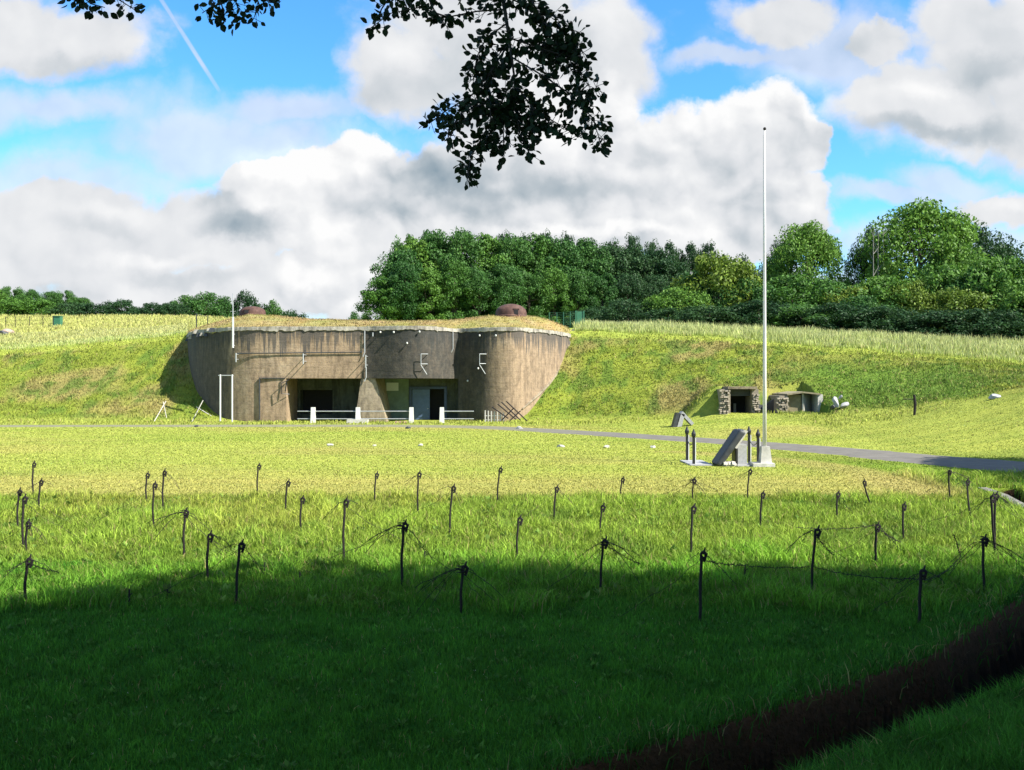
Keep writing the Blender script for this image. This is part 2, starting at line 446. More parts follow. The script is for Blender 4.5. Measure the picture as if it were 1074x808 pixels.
# ------------------------------------------------------------------ road
m, nt, b, o = newmat('worn_asphalt')
v = pos(nt)
c = ramp(nt, noise(nt, 1.2, v, 6, .7), [(.3,(.09,.082,.068)),(.7,(.155,.142,.118))])
c = mixc(nt, .7, c, ramp(nt, noise(nt, 30, v, 3, .7), [(.3,(.7,.7,.7)),(.7,(1.2,1.2,1.2))]), 'MULTIPLY')
sx = N(nt, 'ShaderNodeSeparateXYZ'); nt.links.new(v, sx.inputs[0])
gm = N(nt, 'ShaderNodeMapRange', interpolation_type='SMOOTHSTEP'); nt.links.new(math_(nt, 'ADD', sx.outputs[0], math_(nt, 'MULTIPLY', noise(nt, .35, v, 5, .7), 14)), gm.inputs[0])
gm.inputs[1].default_value = -2; gm.inputs[2].default_value = 16; gm.inputs[3].default_value = .55; gm.inputs[4].default_value = 0
c = mixc(nt, math_(nt, 'MULTIPLY', gm.outputs[0], ramp_f(nt, noise(nt, 1.6, v, 6, .75), .38, .6, .35, 1.0)), c, (.22,.225,.07))
nt.links.new(c, b.inputs['Base Color']); b.inputs['Roughness'].default_value = .95
bump(nt, b, noise(nt, 40, v, 3), .4, .01)
M_road = m
rc = [(-140,74,1.6),(-60,74,1.6),(0,74,1.6),(250,74.5,1.9),(420,74.5,2.0),(500,72.5,1.9),(560,68,1.9),(640,61.8,2.0),(720,56.2,2.0),(800,51.2,2.0),(880,46.2,2.1),(950,42.2,2.3),(1020,39.2,2.5),(1074,37.2,2.7),(1200,33.0,2.7),(1500,25,2.7)]
rp = np.array([((px-CX)/FL*d, d, w) for px, d, w in rc])
tpar = np.arange(len(rp)); tf = np.linspace(0, len(rp)-1, 260)
rs_ = np.stack([np.interp(tf, tpar, rp[:,k]) for k in range(3)], 1)
for _ in range(12): rs_[1:-1] = (rs_[:-2]+rs_[1:-1]*2+rs_[2:])/4
tg = np.gradient(rs_[:,:2], axis=0); tg /= np.linalg.norm(tg, axis=1)[:,None]
nm = np.stack([-tg[:,1], tg[:,0]], 1)
V = []; NW = 7
for i in range(len(rs_)):
    for k in range(NW):
        s = (k/(NW-1)*2-1)*(rs_[i,2] + (0.18*(vnoise(np.array([i*.7+k]), np.array([3.]))[0]-.5)*2 if k in (0,NW-1) else 0))
        p = rs_[i,:2] + nm[i]*s
        V.append((p[0], p[1], 0))
V = np.array(V); V[:,2] = H(V[:,0], V[:,1]) + .05 + .0
edge = np.array([k in (0,NW-1) for i in range(len(rs_)) for k in range(NW)]); V[edge,2] -= .06
idx = np.arange(len(V)).reshape(-1, NW)
Fq = np.stack([idx[:-1,:-1], idx[:-1,1:], idx[1:,1:], idx[1:,:-1]], -1).reshape(-1,4)
o = bpy.data.objects.new('road', tri_mesh('road', V, Fq, M_road, smooth=True)); COL.objects.link(o); tag(o, 'narrow grey asphalt lane curving in front of the block', kind='structure')
def on_road(x, y, pad=.1):
    d2 = np.full(x.shape, 1e9)
    for i in range(0, len(rs_), 3):
        d2 = np.minimum(d2, np.hypot(x-rs_[i,0], y-rs_[i,1])-rs_[i,2])
    return d2 < pad
# low concrete kerb on the trench edge
kb = MB(); kp = [(11.9,21.6),(12.9,23.8),(13.5,25.7),(13.9,27.0),(14.25,28.9)]
for i in range(len(kp)-1):
    a = np.array(kp[i]); b2 = np.array(kp[i+1]); d = (b2-a)/np.linalg.norm(b2-a); n2 = np.array([-d[1], d[0]])*.13
    g0 = float(H(np.array([a[0]-.5]), np.array([a[1]]))[0]); g1 = float(H(np.array([b2[0]-.5]), np.array([b2[1]]))[0])
    q = [a-n2, b2-n2, b2+n2, a+n2]
    kb.hexa([(q[0][0],q[0][1],-.9),(q[1][0],q[1][1],-.9),(q[2][0],q[2][1],-.9),(q[3][0],q[3][1],-.9)],
            [(q[0][0],q[0][1],g0+.10),(q[1][0],q[1][1],g1+.10),(q[2][0],q[2][1],g1+.10),(q[3][0],q[3][1],g0+.10)])
ko = kb.build('trench_kerb', simple('dirty_kerb', (.15,.14,.12), .95, var=.45, scale=2)); tag(ko, 'low grey concrete kerb along the dark trench at the right edge', 'kerb')

# ------------------------------------------------------------------ bunker
PL = np.array([(196,99),(196.5,96.5),(198,93.5),(201,91),(205,89),(215,86.8),(225,85.4),(240,84),(262,83.2),(285,83),(385,83),(400,82.5),(415,82.0),(430,81.8),(445,82.1),(455,82.8),(465,84.1),(473,85.5),(479,86.2),(485,86.0),(492,85.4),(505,84.4),(520,83.9),(535,83.7),(545,84.1),(555,85.3),(570,87.6),(580,89.3),(590,91.6),(597,94.5),(600,97),(601,99)], float)
def wall_d(px): return np.interp(px, PL[:,0], PL[:,1])
P0 = np.stack([(PL[:,0]-CX)/FL*PL[:,1], PL[:,1]], 1)
def resample(P, step=.35, smooth=3):
    L = np.concatenate([[0], np.cumsum(np.hypot(*np.diff(P, axis=0).T))]); n = int(L[-1]/step)
    q = np.linspace(0, L[-1], n); R = np.stack([np.interp(q, L, P[:,k]) for k in (0,1)], 1)
    for _ in range(smooth): R[1:-1] = (R[:-2]+2*R[1:-1]+R[2:])/4
    return R
PP = resample(P0, .22, 9)
ZC = 3.78; ZR = 8.1
XL = at(300,0,83)[0]
bk = empty('bunker', (-13.5, 84, 0), 'long weathered concrete fort block with rounded ends set into the grassy bank', 'bunker')
mb = MB()
back_pts = [(6.0,100.5),(-34.,100.5)]
mb.prism([tuple(p) for p in PP] + back_pts, ZC, ZR)
Lp = [tuple(p) for p in PP if p[0] < XL-.05 and p[1] > 80] 
Lp = [p for p in Lp if p[0] < XL]
mb.prism(Lp + [(XL,83.0),(XL,91.5),(-20,100.5),(-34,100.5)], -1, ZC)
ci = int(np.argmax([p[1] if -8 < p[0] < -3 else 0 for p in PP]))
Rp = [tuple(p) for p in PP[ci:]]
mb.prism(Rp + [(6.0,100.5),(-4,100.5),(-5.0,92)], -1, ZC)
# back wall with the two openings
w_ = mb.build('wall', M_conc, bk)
mb = MB()
M_recess = concrete('shaded_concrete', (.075,.088,.07), (.4,.4,.38), (.11,.12,.095), .6, None, .3)  # recess shade put into the colour: darker, greener concrete
yb = 87.4; T2 = 1.2
def bw(x0, x1, z0, z1): mb.box(x0, x1, yb, yb+T2, z0, z1)
e0, e1 = at(315,0,yb)[0], at(349,0,yb)[0]
d0, d1 = at(432,0,yb)[0], at(466,0,yb)[0]
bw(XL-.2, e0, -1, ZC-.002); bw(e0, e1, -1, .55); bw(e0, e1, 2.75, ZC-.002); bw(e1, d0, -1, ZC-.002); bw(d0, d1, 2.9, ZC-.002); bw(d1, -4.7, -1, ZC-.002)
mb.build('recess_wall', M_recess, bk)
dk = MB(); dk.box(e0-.3, e1+.3, yb+T2, yb+T2+.1, .3, 3.0); dk.build('dark_backing', M_dark, bk); dk = MB(); dk.box(d0-.3, d1+.3, yb+T2, yb+T2+.1, -.5, 3.2)
dk.build('dark_backing', M_dark, bk)  # thin black sheets paint the unlit depth behind both openings
# coping: pale broken lip following the roof edge
mb = MB(); vs = []; fs = []
nrm = np.gradient(PP, axis=0); nrm /= np.linalg.norm(nrm, axis=1)[:,None]; nrm = np.stack([nrm[:,1], -nrm[:,0]], 1)
nP = len(PP)
for i in range(nP):
    j = float(RNG.random())*.6+.4*float(vnoise(np.array([i*.9]), np.array([2.5]))[0]); j2 = float(vnoise(np.array([i*.31]), np.array([9.5]))[0])
    zb = ZR - .06 - .34*j*j2
    pr = .10+.05*j
    pr *= .7
    for (off, z) in ((-.45, ZR+.18+.06*j2), (pr-.03, ZR+.13+.10*j), (pr, zb), (-.02, zb-.03)):
        vs.append((PP[i,0]+nrm[i,0]*off, PP[i,1]+nrm[i,1]*off, z))
for i in range(nP-1):
    for k in range(3): fs.append((i*4+k, i*4+k+1, (i+1)*4+k+1, (i+1)*4+k))
mb.add(vs, fs); mb.build('coping', M_cope, bk)
ep = []
for px, py in ((601,346),(597,360),(592,378),(584,392),(575,404),(565,414),(556,422),(548,429)):
    d = float(wall_d(px))-.12; ep.append(at(px, py, d))
mbe = MB(); mbe.tube(ep, [.10,.16,.15,.14,.13,.13,.11,.06], 6); mbe.build('edge_strip', M_conc2, bk)
rgc = random.Random(4)
for k in range(9):
    t = k/8; px = 197+t*26; d = float(wall_d(px))-.1; x = (px-CX)/FL*d; mbe = MB(); s_ = rgc.uniform(.18,.34)
    z = ZR+rgc.uniform(-.45,.15)
    mbe.hexa([(x-s_,d-s_,z-s_*.5),(x+s_*.8,d-s_*1.1,z-s_*.6),(x+s_,d+s_,z-s_*.5),(x-s_*.8,d+s_,z-s_*.5)],[(x-s_*.6,d-s_*.6,z+s_*.6),(x+s_*.7,d-s_*.8,z+s_*.5),(x+s_*.8,d+s_,z+s_*.7),(x-s_*.8,d+s_,z+s_*.5)])
    mbe.build('broken_edge', M_cope if k%2 else M_stonedark, bk)
# turf on the roof
SK = np.array([(190,350),(225,339),(245,334),(262,330.5),(285,331.5),(320,335),(385,337),(430,337.5),(470,336.5),(500,333.5),(515,331.5),(560,332),(572,335),(586,340),(598,346),(604,348)], float)
tpx = np.linspace(197.5, 600, 330); NK = 26
V = []
for i, px in enumerate(tpx):
    wd = wall_d(px)+.42; dd = max(93.5, wd+2.5)
    zt = zpy(np.interp(px, SK[:,0], SK[:,1]), dd)
    for k in range(NK):
        t = k/(NK-1); d = wd + (104-wd)*t
        q = float(sstep(0, 1, np.array((d-wd)/(dd-wd))))
        z = ZR+.10 + (zt-ZR-.10)*q
        x = (px-CX)/FL*d
        z += .10*(float(fbm(np.array([x*1.3]), np.array([d*1.3]))[()][0])-.5)*min(1,t*8)
        V.append((x, d, z))
V = np.array(V); n1 = fbm(V[:,0]*.5, V[:,1]*.5); n2 = fbm(V[:,0]*2, V[:,1]*2)
tc = np.array([.30,.24,.10]) + (n1[:,None]-.5)*np.array([-.10,.05,-.05]) + (n2[:,None]-.5)*.1
idx = np.arange(len(V)).reshape(-1, NK)
Fq = np.stack([idx[:-1,:-1], idx[1:,:-1], idx[1:,1:], idx[:-1,1:]], -1).reshape(-1,4)
TURF = V.copy(); TURFC = tc
me = tri_mesh('turf_roof', V - np.array(bk.location), Fq, M_ground, np.clip(tc,0,1), smooth=True)
o = bpy.data.objects.new('turf_roof', me); COL.objects.link(o); o.parent = bk
# pillar between the two recesses
mb = MB()
mb.hexa([(-13.7,82.75,-.5),(-10.75,82.75,-.5),(-10.9,87.5,-.5),(-13.5,87.5,-.5)], [(-13.15,83.04,ZC),(-11.9,82.9,ZC),(-11.7,87.5,ZC),(-13.1,87.5,ZC)])
mb.build('pillar', M_conc2, bk)
mb = MB(); mb.box(-11.75, d0-.28, yb-.06, yb-.003, 0, ZC-.02); mb.build('painted_panel', M_greenwall, bk)
# door
mb = MB(); dxm = d0+.55*(d1-d0)
for (x0,x1,z0,z1) in ((d0-.22,d0,0,3.05),(d1,d1+.22,0,3.05),(d0,d1,2.83,3.05)): mb.box(x0,x1,yb-.16,yb+.2,z0,z1)
dr = mb.build('door', M_doorblue, bk, smooth=False)
def child(mbx, name, mat, parent, root): 
    off = tuple(root.location); c = mbx.build(name, mat, None, loc=off); c.location = (0,0,0); c.parent = parent; return c
mb = MB(); mb.box(d0+.02, dxm, yb+.05, yb+.12, .02, 2.80); mb.box(d0+.2, dxm-.12, yb+.02, yb+.047, .25, 2.15)
child(mb, 'door_leaf', M_doorpanel, dr, bk)
mb = MB(); mb.box(dxm-.25, dxm-.1, yb-.04, yb+.018, 1.0, 1.06); child(mb, 'handle', M_galv, dr, bk)
mb = MB(); x0,_,z0 = at(405.5,410,yb); x1,_,z1 = at(418,401.5,yb); mb.box(x0,x1,yb-.12,yb-.065,z0,z1); mb.build('sign_board', M_sign, bk)
# embrasure frame
mb = MB()
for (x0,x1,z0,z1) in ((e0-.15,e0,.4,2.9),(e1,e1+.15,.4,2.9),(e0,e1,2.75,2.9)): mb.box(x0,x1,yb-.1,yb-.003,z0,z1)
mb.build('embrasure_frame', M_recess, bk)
# conduit along the face
def wy(px): return float(wall_d(px))
mb = MB(); z = zpy(370.3,83)
mb.tube([((px-CX)/FL*(wy(px)-.12), wy(px)-.12, z+.05*math.sin(px*.02)) for px in range(248,386,6)], .05, 6); mb.build('conduit', M_stonedark, bk)
# drain frame outline on left wall
mb = MB(); xa, xb = at(272,0,83)[0], at(299,0,83)[0]
mb.box(xa,xa+.07,82.90,83.05,0,3.85); mb.box(xa+.07,xb,82.90,83.05,3.76,3.83); mb.build('panel_frame', M_stonedark, bk)
# net brackets: two arms reaching out and an upright at their ends
def bracket(px, pyt, pyb, reach, tail=0):
    d = wy(px); x,_,zt = at(px, pyt, d-reach); zb = zpy(pyb, d-reach)
    mb = MB()
    mb.tube([(x, d+.1, zt-.1),(x, d-reach, zt-.1)], .035); mb.tube([(x, d+.1, zb+.25),(x, d-reach, zb+.25)], .035)
    mb.tube([(x, d-reach, zb),(x, d-reach, zt)], .055)
    if tail: mb.tube([(x, d-reach, zb+.05),(x+.55, d-reach+.35, zb-.75)], .04)
    mb.build('net_bracket', M_galv, bk)
bracket(247.5, 370.5, 380, .9); bracket(318, 371, 382, 1.25); bracket(383.5, 372.5, 386, 1.25)
bracket(391, 349, 353, .3)
for px in (443.5, 505): 
    d = wy(px); x,_,zt = at(px-2, 371.5, d-.5); mb = MB()
    r = .035
    mb.tube([(x,d-.5,zt),(x,d-.5,zt-.95),(x+.5,d-.4,zt-1.75)], r); mb.tube([(x,d-.5,zt),(x+.6,d-.35,zt)], r); mb.tube([(x,d-.5,zt-.85),(x+.55,d-.35,zt-.85)], r)
    mb.tube([(x+.5,d-.35,zt),(x+.5,d+.3,zt)], r*.8); mb.tube([(x+.5,d-.35,zt-.85),(x+.5,d+.3,zt-.85)], r*.8)
    mb.build('net_bracket', M_galv, bk)
# insulators / stubs as small white knobs
for (px, py) in ((427,360),(490.5,399.5),(501.5,386.5),(399,348.5),(413,348.5),(440,348),(503,352),(520,352)):
    d = wy(px); x,_,z = at(px, py, d-.15); mb = MB(); mb.lathe([(.03,-.08),(.07,-.07),(.08,.03),(.03,.08)], (x,d-.2,z), 8); mb.tube([(x,d-.2,z),(x,d+.2,z)], .03); mb.build('wall_stub', M_white, bk)
# hanging drain pipes
for (px, a, c2, r) in ((382.5,347,370,.05),(475,348,366,.05),(384,385,396,.05)):
    d = wy(px); x,_,z1 = at(px,a,d-.2); z0 = zpy(c2,d-.2); mb = MB(); mb.tube([(x,d-.2,z1),(x,d-.2,z0),(x-.15,d-.2,z0-.35)], r); mb.tube([(x,d-.2,z1-.2),(x,d+.2,z1-.2)], .03); mb.build('drain_pipe', M_galv, bk)
mb = MB(); x,_,z = at(300,401,82.8)
mb.tube([(x+.3,82.9,z+.25),(x-.35,82.5,z-.1),(x-.3,82.5,z-1.0),(x+.25,82.9,z-1.05)], .04); mb.tube([(x+.1,82.6,z+.1),(x,82.6,z-.8)], .05); mb.build('lamp_bracket', M_black, bk)

# mast on the left end
mb = MB(); x,y,z = at(245,365,83.1); zt = zpy(308,83.1); zm = zpy(333,83.1)
ms = empty('radio_mast', (x,82.9,z), 'thin white antenna mast fixed above the left end of the concrete block', 'mast')
mb.tube([(x,82.9,z),(x,82.9,zm)], .09, 8); mb.build('pole', M_white, ms)
mb = MB(); mb.tube([(x,82.9,zm),(x,82.9,zt)], [.05,.03], 6); mb.tube([(x-.25,82.9,zm+.5),(x+.25,82.9,zm+.5)], .02); mb.build('aerial', M_galv, ms)
for zz in (.2,1.2): mb = MB(); mb.tube([(x,82.9,z+zz),(x,83.4,z+zz)], .04); mb.build('wall_clamp', M_galv, ms)
# white goal-like frame at the left
fr = empty('pipe_frame', at(237,0,81.6)[:2]+(0,), 'white upright pipe frame standing before the left end of the block', 'frame')
for px, top in ((231,393),(243.5,393)):
    x,y,zt = at(px,top,81.8); mb = MB(); mb.tube([(x,y,-.2),(x,y,zt)], .07, 8); mb.build('post', M_white, fr)
mb = MB(); mb.tube([at(229,394,81.8), at(245,394,81.8)], .045); mb.tube([at(231,405,81.8), at(231,405,84.5)], .04); mb.build('crossbar', M_galv, fr)

# cupolas
def cupola(px, pytop, d, wpx, hgt, label, hole=None):
    x, y, zt = at(px, pytop, d); R = wpx/FL*d/2; zb = zt-hgt
    c = empty('armoured_cupola', (x,d,zb), label, 'cupola', 'iron cupolas on the turf roof')
    mb = MB(); prof = [(R*1.0,-.6),(R*1.0,hgt*.30),(R*.985,hgt*.45)]
    for k in range(1,8):
        a = k/7*PI/2; prof.append((max(.02,R*.97*math.cos(a)), hgt*.5+hgt*.5*math.sin(a)))
    mb.lathe(prof, (x,d,zb), 32); mb.build('dome', M_cup, c, smooth=True)
    mb = MB(); mb.lathe([(R*1.04,-.1),(R*1.06,.0),(R*1.06,hgt*.22),(R*1.0,hgt*.28)], (x,d,zb), 32); mb.build('collar', M_cup, c)
    if hole:
        for hx in hole:
            a = math.asin(hx); cx_ = x+R*hx; cy_ = d-R*math.cos(a)
            mb = MB(); w = .20; h0 = zb+hgt*.28; h1 = zb+hgt*.58
            mb.box(cx_-w, cx_+w, cy_-.05, cy_+.5, h0, h1); mb.build('embrasure', M_dark, c)
            mb = MB(); mb.box(cx_-w-.1, cx_+w+.1, cy_-.03, cy_+.4, h1+.002, h1+.10); mb.build('embrasure_lip', M_cup, c)
m, nt, b, o = newmat('rusted_armour')
v = pos(nt, (1,1,1))
c = ramp(nt, noise(nt, 1.6, v, 7, .7), [(.3,(.032,.014,.010)),(.5,(.065,.028,.019)),(.7,(.12,.066,.046))])
nt.links.new(c, b.inputs['Base Color']); b.inputs['Roughness'].default_value = .8; bump(nt, b, noise(nt, 8, v, 6), .4, .03); M_cup = m
cupola(536, 319, 93.2, 33, 1.55, 'rusty brown domed iron cupola with a dark slot, right one on the roof', (.32,))
cupola(265, 321.5, 97, 27, 1.1, 'low rusty brown iron cupola, left one on the roof', (-.2,))

# ------------------------------------------------------------------ rails before the block
rl = empty('guard_rail', at(395,0,80.5)[:2]+(0,), 'white guard rail with four square posts in front of the dark recesses', 'railing')
for px in (328.5,375.5,431.5,463.5):
    x = at(px,0,80.5)[0]; mb = MB(); mb.hexa([(x-.2,80.3,-.1),(x+.2,80.3,-.1),(x+.2,80.7,-.1),(x-.2,80.7,-.1)], [(x-.16,80.34,1.32),(x+.16,80.34,1.32),(x+.16,80.66,1.32),(x-.16,80.66,1.32)]); mb.build('post', M_white, rl)
for z in (.98,.34):
    mb = MB(); mb.tube([(at(312,0,80.5)[0],80.5,z),(at(452 if 0 else 431,0,80.5)[0],80.5,z)], .045); mb.tube([(at(463,0,80.5)[0],80.5,z),(at(497,0,80.5)[0],80.5,z)], .045); mb.build('rail', M_galv, rl)
mb = MB(); x = at(377,0,79.8)[0]; mb.box(x-1.0,x+.75,79.4,80.0,-.1,.32); tag(mb.build('kerb_block', M_stonepale), 'low pale concrete block at the foot of the second rail post', 'block')
mb = MB(); x = at(421,0,79.8)[0]; mb.box(x-.5,x+.5,79.5,80.0,-.1,.16); tag(mb.build('brick_slab', simple('pink_brick',(.35,.2,.17))), 'small reddish slab on the ground before the green wall', 'slab')

# leaning steel beams left and right of the block
def rods(name, label, ends, mat, r=.06, loc=None, cat='steel rods', nm='rod', group=None):
    t = empty(name, loc, label, cat, group)
    for a, b2 in ends:
        mb = MB(); mb.tube([a, b2], r, 6); mb.build(nm, mat, t)
    return t
def gp(px, d, dz=0): 
    x = (px-CX)/FL*d; return (x, d, float(H(np.array([x]), np.array([d]))[0])+dz)
rods('rail_stake', 'pale iron stakes leaning on the bank, leftmost pair', [(gp(160,82.5,-.2), at(174,421,84.5)), (at(171,421.5,85), gp(175,84.8,-.1))], M_stonepale, .035, gp(165,83))
rods('rail_stake', 'pale iron stakes leaning against the left foot of the block', [(gp(200,83,-.2), at(213,420,84.0)), (at(206,427,85), gp(224,84.8,-.1))], M_stonepale, .035, gp(205,83))
e = []
for a, b2 in (((522,424),(541,440)),((526,422),(546,441)),((531,421),(553,442)),((516,427),(533,439))):
    d = 82.6; x0,_,z0 = at(*a,d); x1,_,z1 = at(*b2,d-.6); e.append(((x0,d,z0),(x1,d-.6,z1)))
e += [(at(526,441,82.2), at(539,428,82.5)), (at(533,443,82.0), at(546,431,82.3))]
rods('steel_obstacle', 'rusty crossed steel beams leaning at the right foot of the block', e, M_rust, .055, at(535,443,82), 'obstacle', 'beam')
t = empty('picket_fence', at(518,443,82)[:2]+(0,), 'short pale picket fence at the right foot of the block', 'fence')
for i in range(7):
    x = at(509+i*3.2,0,82.6)[0]; mb = MB(); mb.box(x-.05,x+.05,82.55,82.6,0,1.0-.03*i); mb.build('slat', M_stonepale, t)
mb = MB(); mb.box(at(508,0,82.6)[0], at(529,0,82.6)[0], 82.605,82.65,.5,.58); mb.box(at(508,0,82.6)[0], at(529,0,82.6)[0], 82.605,82.65,.15,.22); mb.build('rail', M_stonepale, t)

# ------------------------------------------------------------------ shelters in the right bank
def stones(mb, x0, x1, y, z0, z1, r=.22, seed=1, dy=.25):
    rg = random.Random(seed)
    z = z0
    while z < z1:
        x = x0 + rg.uniform(-.1,.1)
        while x < x1:
            w = rg.uniform(.8,1.4)*r; h = rg.uniform(.7,1.0)*r
            j = lambda a: a*rg.uniform(.75,1.1); yy = y+rg.uniform(-dy,dy)*.4; zc_ = z+h*.5
            mb.hexa([(x-j(w*.7),yy-j(.2),zc_-j(h*.62)),(x+j(w*.7),yy-j(.2),zc_-j(h*.62)),(x+w*.6,yy+.3,zc_-h*.6),(x-w*.6,yy+.3,zc_-h*.6)],
                    [(x-j(w*.7),yy-j(.16),zc_+j(h*.62)),(x+j(w*.7),yy-j(.16),zc_+j(h*.62)),(x+w*.6,yy+.3,zc_+h*.6),(x-w*.6,yy+.3,zc_+h*.6)])
            x += w*1.5
        z += r*1.25
s1 = empty('stone_shelter', (at(778,0,76)[0],76,.95), 'open dark stone-framed shelter mouth in the bank, left of the flagpole', 'shelter')
x0, x1 = at(765.5,0,75.5)[0], at(788,0,75.5)[0]; zt = zpy(405,75.5)
mb = MB(); mb.box(x0-.75,x0-.02,75.2,79.5,.3,zt-.25); mb.build('side_wall', M_rubble, s1); mb = MB(); mb.box(x1+.02,x1+.55,75.4,79.5,.3,zt-.25); mb.build('side_wall', M_rubble, s1)
mb = MB(); stones(mb, x0-.75, x0-.15, 75.1, .9, zt-.35, .13, 3); mb.build('rubble', M_rubble, s1); mb = MB(); stones(mb, x1+.15, x1+.5, 75.2, .9, zt-.6, .13, 4); mb.build('rubble', M_rubble, s1)
mb = MB(); mb.box(x0-.25,x1+.35,75.0,79.6,zt-.24,zt-.04); mb.build('lintel', M_conc2, s1)
mb = MB(); mb.box(x0-.02,x1+.02,77.6,77.8,.3,zt-.26); mb.build('dark_recess', M_dark, s1); mb = MB(); mb.box(x0-.02,x1+.02,75.9,75.98,zt-.80,zt-.26); mb.build('inner_beam', M_stonedark, s1)
mb = MB(); mb.tube([(x0+.85,77.5,.9),(x0+.85,77.5,1.7)], .12, 8); mb.build('stub_post', M_grey, s1)
s2 = empty('stone_shelter', (at(841,0,75)[0],75,.95), 'shelter with a brown board and pale door leaf in the bank, right of the flagpole', 'shelter')
x0, x1 = at(825.5,0,75)[0], at(856.5,0,75)[0]; xm = at(841,0,75)[0]
zl, zm_, zr = zpy(414.5,75), zpy(410.5,75), zpy(412.5,75)
mb = MB(); mb.box(x0-.7,x0-.01,74.7,79,.3,zl-.05); mb.build('side_wall', M_rubble, s2); mb = MB(); mb.box(x1+.01,x1+.4,74.7,79,.3,zr-.1); mb.build('side_wall', M_stonepale, s2)
mb = MB(); mb.hexa([(x0-.1,74.6,zl-.02),(xm,74.6,zm_-.14),(xm,79,zm_-.14),(x0-.1,79,zl-.02)], [(x0-.1,74.6,zl+.10),(xm,74.6,zm_-.02),(xm,79,zm_-.02),(x0-.1,79,zl+.10)])
mb.hexa([(xm,74.6,zm_-.14),(x1+.2,74.6,zr-.14),(x1+.2,79,zr-.14),(xm,79,zm_-.14)], [(xm,74.6,zm_-.02),(x1+.2,74.6,zr-.02),(x1+.2,79,zr-.02),(xm,79,zm_-.02)]); mb.build('roof_slab', M_stonewall, s2)
mb = MB(); mb.box(x0,xm-.02,75.15,75.25,.5,zl+.02); mb.build('board', M_stonewall, s2)
mb = MB(); mb.hexa([(xm,75.0,.5),(xm+.12,74.95,.5),(x1-.05,76.3,.5),(x1-.17,76.35,.5)], [(xm,75.0,zm_-.16),(xm+.12,74.95,zm_-.16),(x1-.05,76.3,zr-.16),(x1-.17,76.35,zr-.16)]); mb.build('door_leaf', simple('grey_planks',(.30,.29,.26)), s2)
mb = MB(); mb.box(x0,x1,77.6,77.8,.3,zm_-.15); mb.build('dark_recess', M_dark, s2)
mb = MB(); stones(mb, x0-.75, x0-.1, 74.65, .95, zl-.2, .13, 9); mb.build('rubble', M_rubble, s2)
mb = MB()
xa, xb = at(790,0,76)[0], at(817,0,76)[0]
for i in range(8):
    t = i/8; t1 = (i+1)/8; f = lambda t: (xa+(xb-xa)*t, 75.8+.9*math.sin(PI*t), 2.15-.55*math.sin(PI*min(1,t*1.15)))
    a = f(t); b2 = f(t1)
    mb.hexa([(a[0],a[1],.4),(b2[0],b2[1],.4),(b2[0],b2[1]+.35,.4),(a[0],a[1]+.35,.4)], [(a[0],a[1],a[2]),(b2[0],b2[1],b2[2]),(b2[0],b2[1]+.35,b2[2]),(a[0],a[1]+.35,a[2])])
o = mb.build('retaining_wall', M_stonedark); tag(o, 'low dark curved wall joining the two shelter mouths', 'wall')  # dark stone colour stands in for shadow inside the hollow

# rocks
M_marker = simple('whitewashed_stone', (.36,.35,.29), .9, var=.25, scale=6)
def rock(name, px, py_base, d, size, mat, label, seed, cat='rock', squash=(1,1,.7), group=None, tilt=0):
    rg = np.random.default_rng(seed)
    x, _, _ = at(px, 0, d); z = float(H(np.array([x]), np.array([d]))[0])
    import bmesh
    bm = bmesh.new(); bmesh.ops.create_icosphere(bm, subdivisions=3, radius=1)
    dirs = rg.normal(size=(9,3)); dirs /= np.linalg.norm(dirs,axis=1)[:,None]; cut = rg.uniform(.55,.9,9)
    for vv in bm.verts:
        p = np.array(vv.co)
        for dd, cc in zip(dirs, cut):
            t = p@dd
            if t > cc: p = p - (t-cc)*dd
        p = p*np.array(squash)*size
        vv.co = p
    me = bpy.data.meshes.new(name); bm.to_mesh(me); bm.free(); me.materials.append(mat)
    o = bpy.data.objects.new(name, me); COL.objects.link(o); o.location = (x, d, z+size*squash[2]*.35); o.rotation_euler = (0,tilt,seed)
    tag(o, label, cat, group); return o
for i, (px, py, dl) in enumerate(((346,468,'leftmost white stone in the row set across the mown lawn'),(393,468,'second white stone from the left in the lawn row, very small'),(441,468,'third white stone from the left in the lawn row'),(588,469.5,'third white stone from the right in the lawn row'),(636,470,'second white stone from the right in the lawn row'),(685,470,'rightmost white stone in the lawn row, nearest the monument'))):
    rock('white_stone', px, py, 3200/(py-CY), (.19,.12,.19,.19,.20,.21)[i], M_marker, dl, i+3, 'stone', (1.2,.8,.55), 'white marker stones on the lawn')
rock('pale_stone', 545, 456, 3200/(456-CY)*1.0+7.3, .35, M_stonepale, 'pale flat stone beside the lane right of the block', 21, 'stone', (1.3,.8,.5))
rock('dark_stone', 428, 452, 70, .22, M_stonedark, 'small dark stone on the lawn edge below the door', 22, 'stone', (1,.8,.6))
rock('dark_stone', 206, 449, 72.5, .22, M_stonedark, 'small dark stone on the lane before the left end of the block', 24, 'stone', (1,.8,.6))
rock('bank_stone', 24+1020, 414, 58, .38, M_grey, 'pale boulder half sunk in the bank at the right edge', 25, 'rock', (1.2,.8,.6))
